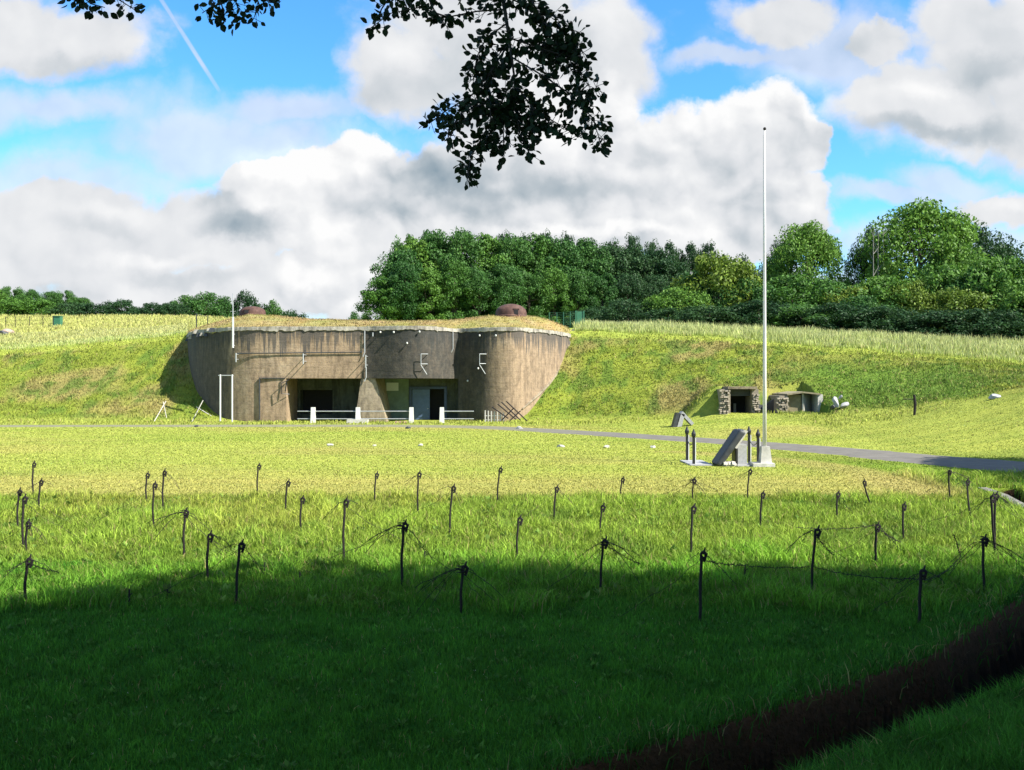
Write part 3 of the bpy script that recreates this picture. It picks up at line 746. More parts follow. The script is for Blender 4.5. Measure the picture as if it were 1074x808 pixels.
# white broken concrete lump and dark slabs
t = empty('concrete_rubble', gp(880,71), 'white broken concrete lump lying on green grass right of the shelters', 'rubble')
for k,(dx,dz,s,sq,ti) in enumerate(((-.25,.55,.5,(.5,.5,1.0),.5),(.35,.3,.4,(1.2,.7,.5),.4),(-.5,.15,.3,(1.2,.8,.6),-.3),(.1,.9,.3,(.8,.5,.5),-.6))):
    o = rock('chunk', 880, 0, 71, s, M_grey if k != 2 else M_stonedark, None, 40+k, None, sq, None, ti)
    o.location = (dx, 0, dz); o.parent = t
    for kk in ('label','category'):
        if kk in o: del o[kk]
t = empty('slab_heap', gp(716,68.5), 'heap of dark tilted concrete slabs at the foot of the bank', 'rubble')
b0 = t.location
for k,(x0,z0,x1,z1,w,mt) in enumerate(((-.65,-.1,-.35,.95,.30,M_stonedark),(-.15,1.0,.65,.15,.22,M_grey),(-.35,-.1,-.1,.9,.35,M_grey))):
    mb = MB(); nx, nz = -(z1-z0), (x1-x0); L = math.hypot(nx,nz); nx, nz = nx/L*w/2, nz/L*w/2
    X = lambda x: b0[0]+x; Z = lambda z: b0[2]+z
    mb.hexa([(X(x0-nx),b0[1]-.5,Z(z0-nz)),(X(x0+nx),b0[1]-.5,Z(z0+nz)),(X(x0+nx),b0[1]+.4,Z(z0+nz)),(X(x0-nx),b0[1]+.4,Z(z0-nz))],
            [(X(x1-nx),b0[1]-.5,Z(z1-nz)),(X(x1+nx),b0[1]-.5,Z(z1+nz)),(X(x1+nx),b0[1]+.4,Z(z1+nz)),(X(x1-nx),b0[1]+.4,Z(z1-nz))])
    mb.build('slab', mt, t)
# dark post with a side arm on the right bank
x,y,z = gp(959,60.5)
t = empty('iron_post', (x,y,z), 'thick dark iron post with a thin side arm on the right slope', 'post')
mb = MB(); mb.tube([(x,y,z-.1),(x+.05,y,z+.7),(x-.02,y,z+1.3),(x+.02,y,zpy(415,y))], [.08,.10,.08,.045], 8); mb.build('shaft', M_rust, t)
mb = MB(); mb.tube([(x,y,z+1.0),(x-.7,y,z+1.02)], .03); mb.build('arm', M_rust, t)

# ------------------------------------------------------------------ flagpole and monument
fx, fy = at(802,0,37.6)[0], 37.6
fp = empty('flagpole', (fx,fy,0), 'tall slender white flagpole on a white block base, no flag', 'flagpole')
mb = MB(); mb.tube([(fx,fy,.5),(fx,fy,4),(fx,fy,8),(fx,fy,zpy(137,fy))], [.078,.068,.052,.03], 10); mb.build('pole', M_white, fp, smooth=True)
mb = MB(); mb.lathe([(.03,-.03),(.06,.0),(.06,.05),(.02,.09)], (fx,fy,zpy(136,fy)), 10); mb.build('finial', M_rust, fp)
mb = MB(); mb.box(fx-.55,fx+.30,fy-.42,fy+.42,-.05,.14); mb.hexa([(fx-.2,fy-.2,.14),(fx+.24,fy-.2,.14),(fx+.24,fy+.2,.14),(fx-.2,fy+.2,.14)],[(fx-.15,fy-.15,.78),(fx+.17,fy-.15,.78),(fx+.17,fy+.15,.78),(fx-.15,fy+.15,.78)]); mb.build('base_block', simple('stained_white_concrete', (.42,.41,.37), .85, var=.35, scale=2), fp)
mb = MB(); mb.tube([(fx-.10,fy-.1,1.0),(fx-.085,fy-.1,6),(fx-.06,fy-.03,zpy(142,fy))], .008, 4); mb.build('halyard', M_grey, fp)
# memorial: leaning slab against a pillar
md = 38.0
mx0 = at(750,0,md)[0]
mo = empty('memorial', (at(766,0,md)[0],md,0), 'dark stone slab leaning on a short grey pillar beside the flagpole', 'memorial')
mb = MB()
def mp(px, py, y): return ((px-CX)/FL*md, y, zpy(py, md))
dy = .55
mb.hexa([mp(748,486,md-dy),mp(753,490,md-dy),mp(753,490,md+dy),mp(748,486,md+dy)], [mp(773,449.5,md-dy),mp(780,453,md-dy),mp(780,453,md+dy),mp(773,449.5,md+dy)])
o = mb.build('leaning_slab', M_stonedark, mo)
bv = o.modifiers.new('b','BEVEL'); bv.width=.10; bv.segments=4
mb = MB(); mb.hexa([mp(774,461,md-dy-.02),mp(781,453,md-dy-.02),mp(781,453,md+dy+.02),mp(774,461,md+dy+.02)],[mp(773.2,449.2,md-dy-.02),mp(780.5,449.6,md-dy-.02),mp(780.5,449.6,md+dy+.02),mp(773.2,449.2,md+dy+.02)]);
mb = MB(); mb.hexa([mp(766,468,md-.50),mp(769.8,470,md-.50),mp(769.8,470,md+.50),mp(766,468,md+.50)],[mp(777.2,450.2,md-.50),mp(781.5,451.6,md-.50),mp(781.5,451.6,md+.50),mp(777.2,450.2,md+.50)]); mb.build('painted_lit_face', M_stonepale, mo)  # pale block paints the sunlit upper end of the slab
mb = MB(); x0, x1 = at(770.5,0,md)[0], at(781.5,0,md)[0]; mb.box(x0,x1,md-.3,md+.3,-.05,zpy(466,md)); mb.build('pillar', M_grey, mo)
mb = MB(); mb.box(x0-.03,x0+.05,md-.34,md-.303,0,zpy(470,md)); mb.box(x0-.05,x0-.003,md-.3,md+.3,0,zpy(470,md)); mb.build('painted_shade_face', M_black, mo)  # black sheets paint the shaded left face of the pillar
mb = MB(); mb.box(at(755,0,md)[0],at(770,0,md)[0],md-.5,md+.5,-.05,.10); stones(mb, at(756,0,md)[0], at(769,0,md)[0], md-.4, .08, .16, .10, 6); mb.build('plinth', M_stonepale, mo)
mb = MB(); mb.box(at(770,0,md)[0],at(797,0,md)[0],md-.6,md+.6,-.05,.05); mb.build('paved_base', M_grey, mo)
# four posts around it
for i,(px,pyt,pyb,dd) in enumerate(((720.5,449,484,40.0),(727.5,452,488,38.1),(785.5,449,485,39.6),(795,452,488,38.1))):
    x = at(px,0,dd)[0]
    lab = ('back left black chain post of the memorial','front left black chain post of the memorial','back right black chain post, just right of the leaning slab','front right black chain post beside the flagpole')[i]
    t = empty('chain_post', (x,dd,0), lab, 'post', 'four black posts round the memorial')
    zt = zpy(pyt,dd)
    mb = MB(); mb.box(x-.045,x+.045,dd-.045,dd+.045,-.05,zt-.25); mb.build('shaft', M_black, t)
    mb = MB(); mb.lathe([(.05,-.12),(.09,-.05),(.09,.04),(.05,.12),(.02,.22)], (x,dd,zt-.15), 10); mb.build('finial', M_black, t)
    mb = MB(); mb.box(x+.05,x+.085,dd-.06,dd+.06,-.05,zt-.3); mb.build('painted_lit_strip', M_white, t)  # white strip paints the sunlit right side of the post
mb = MB(); x = at(724,0,39)[0]
mb.box(at(718,0,39)[0], at(741,0,39)[0], 37.7, 40.1, -.05, .05)
tag(mb.build('concrete_pad', M_grey), 'pale concrete pad under the two left chain posts', 'pad')
def chain(a, b2, lab):
    mb = MB(); P = [np.array(a)+(np.array(b2)-np.array(a))*t+np.array([0,0,-.25*4*t*(1-t)]) for t in np.linspace(0,1,13)]
    mb.tube(P, .018, 5); tag(mb.build('chain', M_black), lab, 'chain')
xs = [at(720.5,0,40)[0],at(727.5,0,38.1)[0],at(785.5,0,39.6)[0],at(795,0,38.1)[0]]
chain((xs[0],40,1.0),(xs[1],38.1,1.0),'black chain between the two left posts of the memorial')
chain((xs[2],39.6,1.0),(xs[3],38.1,1.0),'black chain between the two right posts of the memorial')

# ------------------------------------------------------------------ fences and panels on the crest
x,y,z = gp(607.5,103); t = empty('green_gate', (x,y,z), 'solid green metal gate panel on the crest right of the block', 'gate')
zt = zpy(326.5,103); mb = MB(); mb.box(at(605,0,103)[0],at(611.5,0,103)[0],102.97,103.03,z,zt-.05); mb.build('panel', M_green, t)
for px in (604,612.3): mb = MB(); xx = at(px,0,103)[0]; mb.box(xx-.06,xx+.06,102.9,103.1,z-.1,zt+.03); mb.build('post', M_green, t)
def wirefence(pts, hgt, mat, label, wires=4):
    t = empty('wire_fence', pts[0], label, 'fence')
    for p in pts: mb = MB(); mb.tube([(p[0],p[1],p[2]-.2),(p[0],p[1],p[2]+hgt)], .045, 6); mb.build('post', mat, t)
    mb = MB()
    for k in range(wires):
        h = hgt*(k+1)/(wires+.2); mb.tube([(p[0],p[1],p[2]+h) for p in pts], .012, 4)
    mb.build('wires', mat, t)
wirefence([gp(px,103+ (604-px)*.12) for px in (576,584,591,598,604)], 1.8, M_green, 'thin green wire fence on the crest behind the rusty cupola', 9)
x,y,z = gp(60.5,129); t = empty('green_cabinet', (x,y,z), 'small dark green cabinet in the pale field at far left', 'cabinet')
mb = MB(); mb.box(x-.5,x+.5,128.6,129.4,z-.2,z+1.3); mb.build('body', M_green, t); mb = MB(); mb.box(x-.55,x+.55,128.5,129.5,z+1.3,z+1.37); mb.build('lid', M_green, t)
wirefence([gp(px,128) for px in (6,16,31,45,56)], 1.5, M_rust, 'old wire fence in the pale field left of the green cabinet', 3)
rods('fence_post', 'lone dark post on the crest left of the concrete block', [(gp(206,97,-.2), at(206,329,97))], M_black, .06, gp(206,97), 'post', 'shaft')
rods('fence_post', 'short dark post at the left corner of the roof turf', [(gp(218,99,-.2), at(218,331,99))], M_black, .05, gp(218,99), 'post', 'shaft')
t = empty('rubble_pile', gp(2,118), 'pinkish rubble pile in the field at the far left edge', 'rubble')
for k in range(7):
    o = rock('chunk', 2, 0, 118, random.uniform(.4,.9), M_stonedark if k%2 else simple('pink_stone',(.30,.22,.18)), None, 60+k, None, (1.2,.8,.6)); 
    o.location = (random.uniform(-1.5,.8), random.uniform(-.6,.6), random.uniform(.0,1.0)); o.parent = t

# ------------------------------------------------------------------ pickets
PK = [ # px base, base py, top py, px top, kind (0 plain,1 wires,2 small wires)
 (34.4,520,485,34.0,0),(40.5,539,503,42,0),(18,557,513,18.5,2),(23.5,578,520,24.5,2),(27,583,546,28,2),(25.5,636,584,28.5,2),
 (153,528,496,153.5,0),(160.5,559,506,161,2),(170.5,539,493,172,2),(192.5,584,534,194,1),(217,611,559,218,2),(247,636,568,251,0),(269.5,522,487,270.5,0),
 (299,541,504,301,2),(315,559,521,316,0),(360,593,523,361.5,2),(392.5,529,496,394,0),(438,545,495,438.5,2),(421,620,547,423,1),(471,564,509,474,0),(521,530,490,524,0),
 (483,644,592,485,1),(541.5,590,542,543.5,0),(580.5,548,510,583,2),(629,565,529,631,0),(629,622,565,632.5,1),(650.5,524,501,652,0),(726,530,502,727,1),(724.5,590,530,726,0),
 (783.5,530,492,785.5,0),(797,560,516,799,0),(734,652,577,735,0),(913.5,532,503,904,0),(877.5,548,516,878.5,0),(947,569,528,946.5,0),(918,596,549,919,2),(850,629,553,855,2),
 (964,654,596,966,0),(1032,623,563,1031,1),(1044,589,519,1040,0),(1043,572,517,1043,2),(996,525,493,995,1),(1017,543,503,1014,2)]
# shared meshes
rg = random.Random(3)
def rod_mesh():
    mb = MB(); P = []
    for i in range(14):
        t = i/13; P.append((.006*math.sin(t*9), .006*math.cos(t*7), 1.0*t))
    mb.tube(P, .021, 6); return mb
def head_mesh():
    mb = MB(); P = [(0,0,-.01)]
    for i in range(15):
        a = PI + i/14*2*PI*1.08; P.append((.034+.034*math.cos(a)*1.0, .014*i/14, .035+.040*math.sin(a)))
    mb.tube(P, .019, 6); mb.tube([(.03,0,.05),(.055,0,.14)], [.022,.010], 5); mb.tube([(.045,.01,-.06),(.08,.01,.06)], .020, 5); return mb
def tangle(kind, seed):
    rg = random.Random(seed); mb = MB(); n = 7 if kind == 1 else 3
    for i in range(n):
        s = rg.choice((-1,1)) if kind == 1 else (1 if rg.random() < .75 else -1)
        L = rg.uniform(.18,.62) if kind == 1 else rg.uniform(.12,.35)
        yv = rg.uniform(-.2,.2); dr = rg.uniform(.25,1.0)*L*1.2; up = rg.uniform(-.01,.04)
        P = [(.03+s*L*t, yv*t, up*math.sin(PI*t)+.04-dr*t**1.3+rg.uniform(-.012,.012)) for t in np.linspace(0,1,7)]
        mb.tube(P, .0034, 4)
        for k in range(2,6,1):
            p = P[k]; 
            a = rg.uniform(0,PI); mb.tube([(p[0]-.018*math.cos(a),p[1],p[2]-.018*math.sin(a)),(p[0]+.018*math.cos(a),p[1],p[2]+.018*math.sin(a))], .003, 3)
    if kind == 1:
        for k in range(3):
            P = [(.02+.05*math.cos(a*2.2+k), .05*math.sin(a*2.2+k), .02-.03*k+.015*a) for a in np.linspace(0,5,14)]; mb.tube(P, .005, 4)
    for i in range(2 if kind == 1 else 1):
        s = rg.choice((-1,1)); L = rg.uniform(.7,1.3); yv = rg.uniform(-.5,.5); dz = rg.uniform(.5,.95)
        P = [(.03+s*L*t+rg.uniform(-.01,.01), yv*t, .03-dz*t**rg.uniform(.75,.9)+rg.uniform(-.01,.01)) for t in np.linspace(0,1,12)]
        mb.tube(P, .0030, 4)
    return mb
def mk(mb, name, mat):
    me = bpy.data.meshes.new(name); me.from_pydata(mb.v, [], mb.f); me.materials.append(mat); return me
RODM = mk(rod_mesh(),'rod',M_rust); HEADM = mk(head_mesh(),'curled_head',M_rust)
TG = {1:[mk(tangle(1,s),'wire_tangle',M_wire) for s in (1,2,3,4)], 2:[mk(tangle(2,s),'wire_tangle',M_wire) for s in (5,6,7,8)]}
rowdef = {'front':[], 'middle':[], 'back':[]}
for i,p in enumerate(PK):
    rowdef['front' if p[1] >= 603 else 'middle' if p[1] >= 550 else 'back'].append((p[0], i))
ordw = ['leftmost','second from left','third from left','fourth from left','fifth from left','sixth from left','seventh from left','eighth from left','ninth from left','tenth from left','eleventh from left','twelfth from left','thirteenth from left','fourteenth from left','fifteenth from left','sixteenth from left','seventeenth from left','eighteenth from left']
lab = {}
for rn, l in rowdef.items():
    l.sort()
    for k,(px,i) in enumerate(l):
        w = ordw[k] if k < len(l)-1 else 'rightmost'
        p = PK[i]; feat = {0:'plain', 1:'wire-tangled', 2:'short-wired'}[2 if (p[4] == 0 and i % 2) else p[4]]
        lean = ' leaning' if abs(p[3]-p[0]) > 5 else ''
        lab[i] = '%s%s rusty picket in the %s row, %s' % (feat, lean, rn, w)
HEADS = {}
for i,(px,pb,pt,pxt,kind) in enumerate(PK):
    d = CH*FL/(pb-CY); x = (px-CX)/FL*d; z = float(H(np.array([x]),np.array([d]))[0])
    h = (zpy(pt,d)-z); xt = (pxt-CX)/FL*d
    sgrow = 1 if d < 20 else 1+(d-20)*.012
    r = empty('iron_picket', (x,d,z), lab[i], 'picket', 'rusty curled-top pickets in the long grass')
    ang = math.atan2(xt-x, h); r.rotation_euler = (random.uniform(-.03,.03), ang, random.uniform(-.25,.25))
    ro = bpy.data.objects.new('rod', RODM); COL.objects.link(ro); ro.parent = r; ro.scale = (sgrow,sgrow,h-.09)
    he = bpy.data.objects.new('curled_head', HEADM); COL.objects.link(he); he.parent = r; he.location = (0,0,h-.10); he.scale = (sgrow,)*3
    if not kind and i % 2: kind = 2
    if kind:
        tg_ = bpy.data.objects.new('wire_tangle', TG[kind][i%4]); COL.objects.link(tg_); tg_.parent = r; tg_.location = (0,0,h-.10); tg_.scale = (1.15,)*3
        tg_.rotation_euler = (0,0,random.uniform(-.5,.5) + (0 if i%3 else PI))
    HEADS[i] = (xt, d, zpy(pt,d))
def strand(a, b2, sag, label, seed):
    rg = random.Random(seed); mb = MB(); n = 26
    P = [np.array(a)+(np.array(b2)-np.array(a))*t+np.array([0,0,-sag*4*t*(1-t)+rg.uniform(-.01,.01)]) for t in np.linspace(0,1,n)]
    mb.tube(P, .0042, 4)
    for p in P[1:-1]:
        for s in range(2):
            a_ = rg.uniform(0,PI); mb.tube([(p[0]-.022*math.cos(a_),p[1],p[2]-.022*math.sin(a_)),(p[0]+.022*math.cos(a_),p[1],p[2]+.022*math.sin(a_))], .0035, 3)
    tag(mb.build('barbed_wire', M_wire), label, 'wire')
hp = lambda px, py, d: at(px, py, d)
strand(hp(736,587,12.95), hp(781,593,14.0), .02, 'sagging barbed wire from the nearest tall picket to a twig', 1)
strand(hp(781,593,14.0), hp(851,594,14.3), .03, 'barbed wire running left to the tall front picket, fourth in from the right', 2)
strand(hp(851,594,14.3), hp(964,607,12.9), .06, 'barbed wire between the two tall front pickets at the right', 3)
strand(hp(919,553,16.7), hp(945,569,17.5), .02, 'short barbed wire dropping right from the middle row picket', 4)
strand(hp(856,562,14.3), hp(874,582,14.8), .02, 'short barbed wire hanging from the forked front picket', 5)
strand(hp(965,608,13), hp(1008,583,15.0), .10, 'loose barbed wire curling up to a bent end near the shade edge', 6)
strand(hp(1008,584,15.0), hp(1000,560,15.2), .0, 'upright loose wire end in the sunlit grass at the right', 7)
strand(hp(633,570,14.8), hp(672,592,15.2), .02, 'short barbed wire drooping right from a tangled front picket', 8)
strand(hp(28,590,13.8), hp(62,600,13.2), .02, 'short barbed wire drooping from the left front picket', 9)
strand(hp(834,553,17), hp(919,551,16.7), .05, 'thin barbed wire across the sunny long grass at the right', 10)
# dry stalks standing in the grass
for i,(px,pyb,pyt) in enumerate(((445,592,578),(781,611,592),(277,605,590),(175,630,618),(135,636,618),(314,612,600))):
    d = CH*FL/(pyb-CY); mb = MB(); x,y,z = gp(px,d); zt = zpy(pyt,d); mb.tube([(x,y,z),(x+.01,y,zt)], [.018,.012], 5); mb.tube([(x,y,z+(zt-z)*.6),(x+.05,y,z+(zt-z)*.75)], .008, 4)
    tag(mb.build('broken_stake', M_rust, None, (x,y,z)), ['short broken stake right of the most tangled front picket','short broken stake carrying barbed wire, centre right','short broken stake at the shade edge below the left middle pickets','tiny stake stub in the shade, left of the paired front pickets','tiny stake stub in the shade at far left','short stub of stake beside the left shade edge'][i], 'stake')

# ------------------------------------------------------------------ trees
def crown_mesh(name, R, Ht, z0, nclump, nleaf, leaf, seed, mat, top=1.0, lump=.28, open_=.0, flat=.8):
    rg = np.random.default_rng(seed)
    # clumps on an uneven ovoid
    C = []
    while len(C) < nclump:
        p = rg.normal(size=3); p /= np.linalg.norm(p)
        rr = rg.uniform(.45,1.0)**.5
        zz = p[2]*rr
        w = 1.0 if zz > -.2 else .9
        fac = (1-max(0,zz)**2*.25*top)
        zs = math.copysign(abs(zz)**.8, zz); C.append((p[0]*rr*R*w*fac*rg.uniform(.85,1.06), p[1]*rr*R*w*fac*rg.uniform(.85,1.06), z0+(Ht-z0)*(.47+.45*zs)*rg.uniform(.95,1.03)))
    C = np.array(C); CR = R*lump*rg.uniform(.6,1.3,nclump)
    ci = rg.integers(0, nclump, nleaf)
    dv = rg.normal(size=(nleaf,3)); dv /= np.linalg.norm(dv,axis=1)[:,None]
    rad = rg.uniform(.35,1.08,nleaf)**.6
    off = dv*rad[:,None]*CR[ci][:,None]; off[:,2] *= flat
    P = C[ci] + off
    nrm = dv*.7 + rg.normal(size=(nleaf,3))*.55 + np.array([0,0,.25]); nrm /= np.linalg.norm(nrm,axis=1)[:,None]
    t = rg.normal(size=(nleaf,3)); t -= (t*nrm).sum(1)[:,None]*nrm; t /= np.linalg.norm(t,axis=1)[:,None]
    bt = np.cross(nrm, t)
    s = leaf*rg.uniform(.55,1.2,nleaf)[:,None]; 
    V = np.stack([P-t*s, P-bt*s*.55+nrm*s*.12, P+t*s, P+bt*s*.55+nrm*s*.12], 1).reshape(-1,3)
    F = np.arange(len(V)).reshape(-1,4)
    return tri_mesh(name, V, F, mat), C
def trunk_mesh(name, r, h, C, seed, mat=M_bark, nb=7):
    rg = random.Random(seed); mb = MB()
    bend = rg.uniform(-.3,.3)
    P = [(bend*math.sin(t*2)*.5, .2*math.sin(t*3), h*t-.6*(t==0)) for t in (0,.15,.35,.6,.85,1)]
    mb.tube(P, [r*1.25,r,r*.85,r*.65,r*.4,r*.2], 9)
    sel = [C[i] for i in np.random.default_rng(seed).choice(len(C), min(nb,len(C)), replace=False)] if len(C) else []
    for c_ in sel:
        t = rg.uniform(.3,.75); a = np.array([bend*math.sin(t*2)*.5,.2*math.sin(t*3),h*t]); b_ = np.array(c_); mid = (a+b_)/2+np.array([0,0,.3])
        mb.tube([a, mid, b_], [r*.38,r*.25,r*.08], 6)
    me = bpy.data.meshes.new(name); me.from_pydata(mb.v,[],mb.f); me.materials.append(mat); return me
PROTO = {}
def proto(key, *a, tr=(.3,), **kw):
    cm, C = crown_mesh('crown', *a, **kw)
    PROTO[key] = (cm, trunk_mesh('trunk', tr[0], kw.get('th', a[1]*.8) if False else a[1]*.8, C, a[6] if len(a) > 6 else 1), a[0], a[1])
#            R   H   z0 clumps leaves leaf seed mat
proto('wA', 5.2, 15, .8, 120, 24000, .20, 11, LEAF['mid'], tr=(.32,), lump=.24)
proto('wB', 5.0, 15, .6, 120, 24000, .20, 12, LEAF['fresh'], tr=(.30,), lump=.22)
proto('wC', 5.2, 15, .8, 120, 23000, .20, 13, LEAF['mid'], tr=(.33,), lump=.25, top=1.4)
proto('wD', 5.0, 15, .8, 120, 22000, .20, 14, LEAF['dark'], tr=(.32,), lump=.24)
proto('bush', 5.0, 8, -.8, 120, 14000, .20, 15, LEAF['fresh'], tr=(.12,), lump=.24)
proto('bushY', 5.0, 8, -.8, 120, 15000, .20, 16, LEAF['yellow'], tr=(.12,), lump=.22)
proto('bushM', 5.0, 8, -.8, 120, 14000, .20, 17, LEAF['mid'], tr=(.12,), lump=.24)
proto('bushD', 5.0, 8, -.8, 120, 12000, .20, 18, LEAF['dark'], tr=(.12,), lump=.24)
proto('oak', 6.0, 14, .4, 170, 34000, .19, 19, LEAF['fresh'], tr=(.35,), lump=.24, top=1.8)
proto('oakD', 6.0, 14, .6, 140, 24000, .19, 20, LEAF['dark'], tr=(.35,), lump=.22)
WG = 'trees of the wood behind the block'
def tree(key, px, pytop, wpx, d, label, name='broadleaf_tree', cat='tree', group=None, sink=.2, rot=None):
    cm, tm, R, Ht = PROTO[key]
    x = (px-CX)/FL*d; z = float(H(np.array([x]),np.array([d]))[0])-sink
    h = zpy(pytop, d)-z
    h *= random.uniform(.97,1.03) if key != 'bushD' else random.uniform(.85,1.35)
    r = empty(name, (x,d,z), label, cat, group); r.rotation_euler = (0,0,random.uniform(0,6.28) if rot is None else rot)
    sx = wpx/FL*d/2/(R*1.12)*(WID if key[0] == 'w' and group == WG or key[:4] == 'bush' else 1.22); sz = h/(Ht*.99)
    for nm_, me in (('crown',cm),('trunk',tm)):
        o = bpy.data.objects.new(nm_, me); COL.objects.link(o); o.parent = r
        o.scale = (sx,sx,sz)
    return r
WG = 'trees of the wood behind the block'
WID = 1.6
# front rank of the wood
front = [(420,256,46,137,'wA','leftmost tree of the wood, its crown reaching down to the turf'),(436,244,50,141,'wB','bright green tree second from the left edge of the wood'),(458,236,50,143,'wA','tall mid green tree above the centre of the block roof'),(484,236,50,144,'wC','rounded tree of the wood left of the rusty cupola'),(510,238,50,145,'wB','bright tree of the wood directly left of the cupola'),(537,240,50,146,'wC','tree of the wood rising straight behind the rusty cupola'),(563,242,48,147,'wB','bright tree of the wood just right of the cupola'),(588,243,50,148,'wA','tree of the wood above the thin green fence'),(613,247,48,149,'wC','tree of the wood behind the green gate panel'),(638,250,50,150,'wD','dark tree of the wood just right of the green gate'),(664,253,50,151,'wD','dark tree in the right half of the wood, second past the green gate'),(690,258,48,152,'wD','dark tree in the right half of the wood, near the yellow-green bushes')]
for px,pt,w,d,k,lb in front: tree(k,px,pt,w,d,lb,group=WG)
# lower fringe foliage
for i,(px,pt,w,k) in enumerate(((402,288,38,'wB'),(425,272,36,'wA'),(450,280,36,'wB'),(476,270,34,'wB'),(502,276,34,'wC'),(530,272,34,'wA'),(556,280,34,'wC'),(580,276,34,'wB'),(606,282,34,'wA'),(632,284,34,'wC'),(658,286,34,'wD'),(682,284,32,'wD'),(704,290,30,'wD'))):
    tree(k,px,pt,w,131+i*.6,'small tree in the front fringe of the wood, number %s from the left' % ['one','two','three','four','five','six','seven','eight','nine','ten','eleven','twelve','thirteen'][i],group=WG)
# back rank: dark crests
bk_l = [(425,240,34),(452,237,34),(530,240,32),(551,238,30),(573,241,30),(596,241,30),(620,245,30),(643,246,34),(663,244,30),(683,247,30),(700,250,30),(722,247,34),(744,252,30),(760,262,30)]
for i,(px,pt,w) in enumerate(bk_l):
    tree('wD' if i > 1 else 'wC',px,pt,w,162+i,'dark crown showing above the back of the wood, %s' % (ordw[i] if i < len(bk_l)-1 else 'rightmost'),group='crowns at the back of the wood')
RG = 'trees and shrubs on the right crest'
R_ = [('oak',845,229,76,128,'rounded green tree just right of the flagpole','broadleaf_tree'),
 ('oak',964,200,112,124,'tallest bright green tree on the right crest','broadleaf_tree'),
 ('oakD',1030,229,84,135,'dark rounded tree at the right, behind the tallest tree','broadleaf_tree'),
 ('oakD',912,238,44,132,'dark ragged tree beside the bare bleached trunks','broadleaf_tree'),
 ('oak',1000,243,60,121,'green shoulder tree right below the tallest tree','broadleaf_tree'),
 ('oakD',815,250,34,134,'slim dark tree close behind the flagpole','broadleaf_tree'),
 ('oakD',778,268,50,140,'dark tree between the wood and the flagpole','broadleaf_tree'),
 ('bushM',728,283,56,122,'green bush at the right end of the wood','shrub'),
 ('bushY',752,262,70,119,'yellow-green spreading shrub left of the flagpole','shrub'),
 ('bush',712,298,54,116,'fresh green shrub at the left end of the right hedge','shrub'),
 ('bushM',785,290,56,116,'mid green shrub behind the foot of the flagpole','shrub'),
 ('bush',832,284,70,117,'fresh green shrub right of the flagpole','shrub'),
 ('bushM',868,292,52,116,'mid green shrub below the rounded tree','shrub'),
 ('bushY',889,298,50,113,'yellow-green shrub below the bare trunks','shrub'),
 ('bush',930,286,66,113,'pale green bush in front of the tallest tree','shrub'),
 ('bushY',958,292,52,110,'yellow-green shrub in front of the tallest tree','shrub'),
 ('bushM',900,310,60,108,'low mid green shrub in the centre of the right hedge','shrub'),
 ('bush',990,272,66,112,'fresh green shrub right of the tallest tree','shrub'),
 ('bushM',1022,280,60,108,'mid green shrub near the right edge','shrub'),
 ('bush',1052,266,70,107,'tall fresh green shrub at the right edge','shrub'),
 ('bushY',1004,300,60,104,'yellow-green low shrub near the right edge','shrub'),
 ('bush',1078,296,66,101,'green shrub cut by the right edge','shrub'),
 ('bushD',700,320,60,112,'dark low bush at the left foot of the hedge','shrub'),  # dark-leaved low bushes paint the shadow under the hedge
 ('bushD',745,318,64,111,'dark low bush left of the flagpole','shrub'),
 ('bushD',795,322,66,110,'dark low bush behind the flagpole','shrub'),
 ('bushM',838,318,66,109,'low green bush right of the flagpole','shrub'),
 ('bushD',880,326,60,106,'dark low bush in the middle of the hedge foot','shrub'),
 ('bushD',925,326,66,104,'dark low bush under the tallest tree','shrub'),
 ('bushD',972,328,66,102,'dark low bush right of centre at the hedge foot','shrub'),
 ('bushD',1018,326,66,100,'dark low bush near the right edge','shrub'),
 ('bushD',1060,326,66,98,'dark low bush at the right edge','shrub'),
 ('bush',1110,290,70,100,'fresh green shrub beyond the right edge','shrub'),
 ('bushD',660,322,50,118,'dark low bush right of the green gate','shrub'),
 ('bushD',625,324,46,124,'dark low bush close right of the green gate','shrub')]
for k,px,pt,w,d,lb,nm_ in R_: tree(k,px,pt,w,d,lb,nm_,'tree' if nm_ == 'broadleaf_tree' else 'shrub',RG,.35)
# bare bleached trunks
for i,(px,pt) in enumerate(((916,236),(921,244),(926,240))):
    d = 119+i; x,y,z = gp(px,d); zt = zpy(pt,d); mb = MB(); rg = random.Random(i)
    P = [(x+rg.uniform(-.2,.2)*t, y, z+(zt-z)*t) for t in np.linspace(0,1,7)]; mb.tube(P, np.linspace(.10,.025,7), 6)
    for k in range(6):
        t = rg.uniform(.45,.95); p = np.array([x,y,z+(zt-z)*t]); mb.tube([p, p+np.array([rg.uniform(-1,1),rg.uniform(-.4,.4),rg.uniform(.5,1.4)])], [.05,.015], 4)
    tag(mb.build('bare_trunk', M_deadwood, None, (x,y,z)), ['left','middle','right'][i]+' one of three bare bleached trunks in front of the dark tree', 'tree', 'bare bleached trunks')
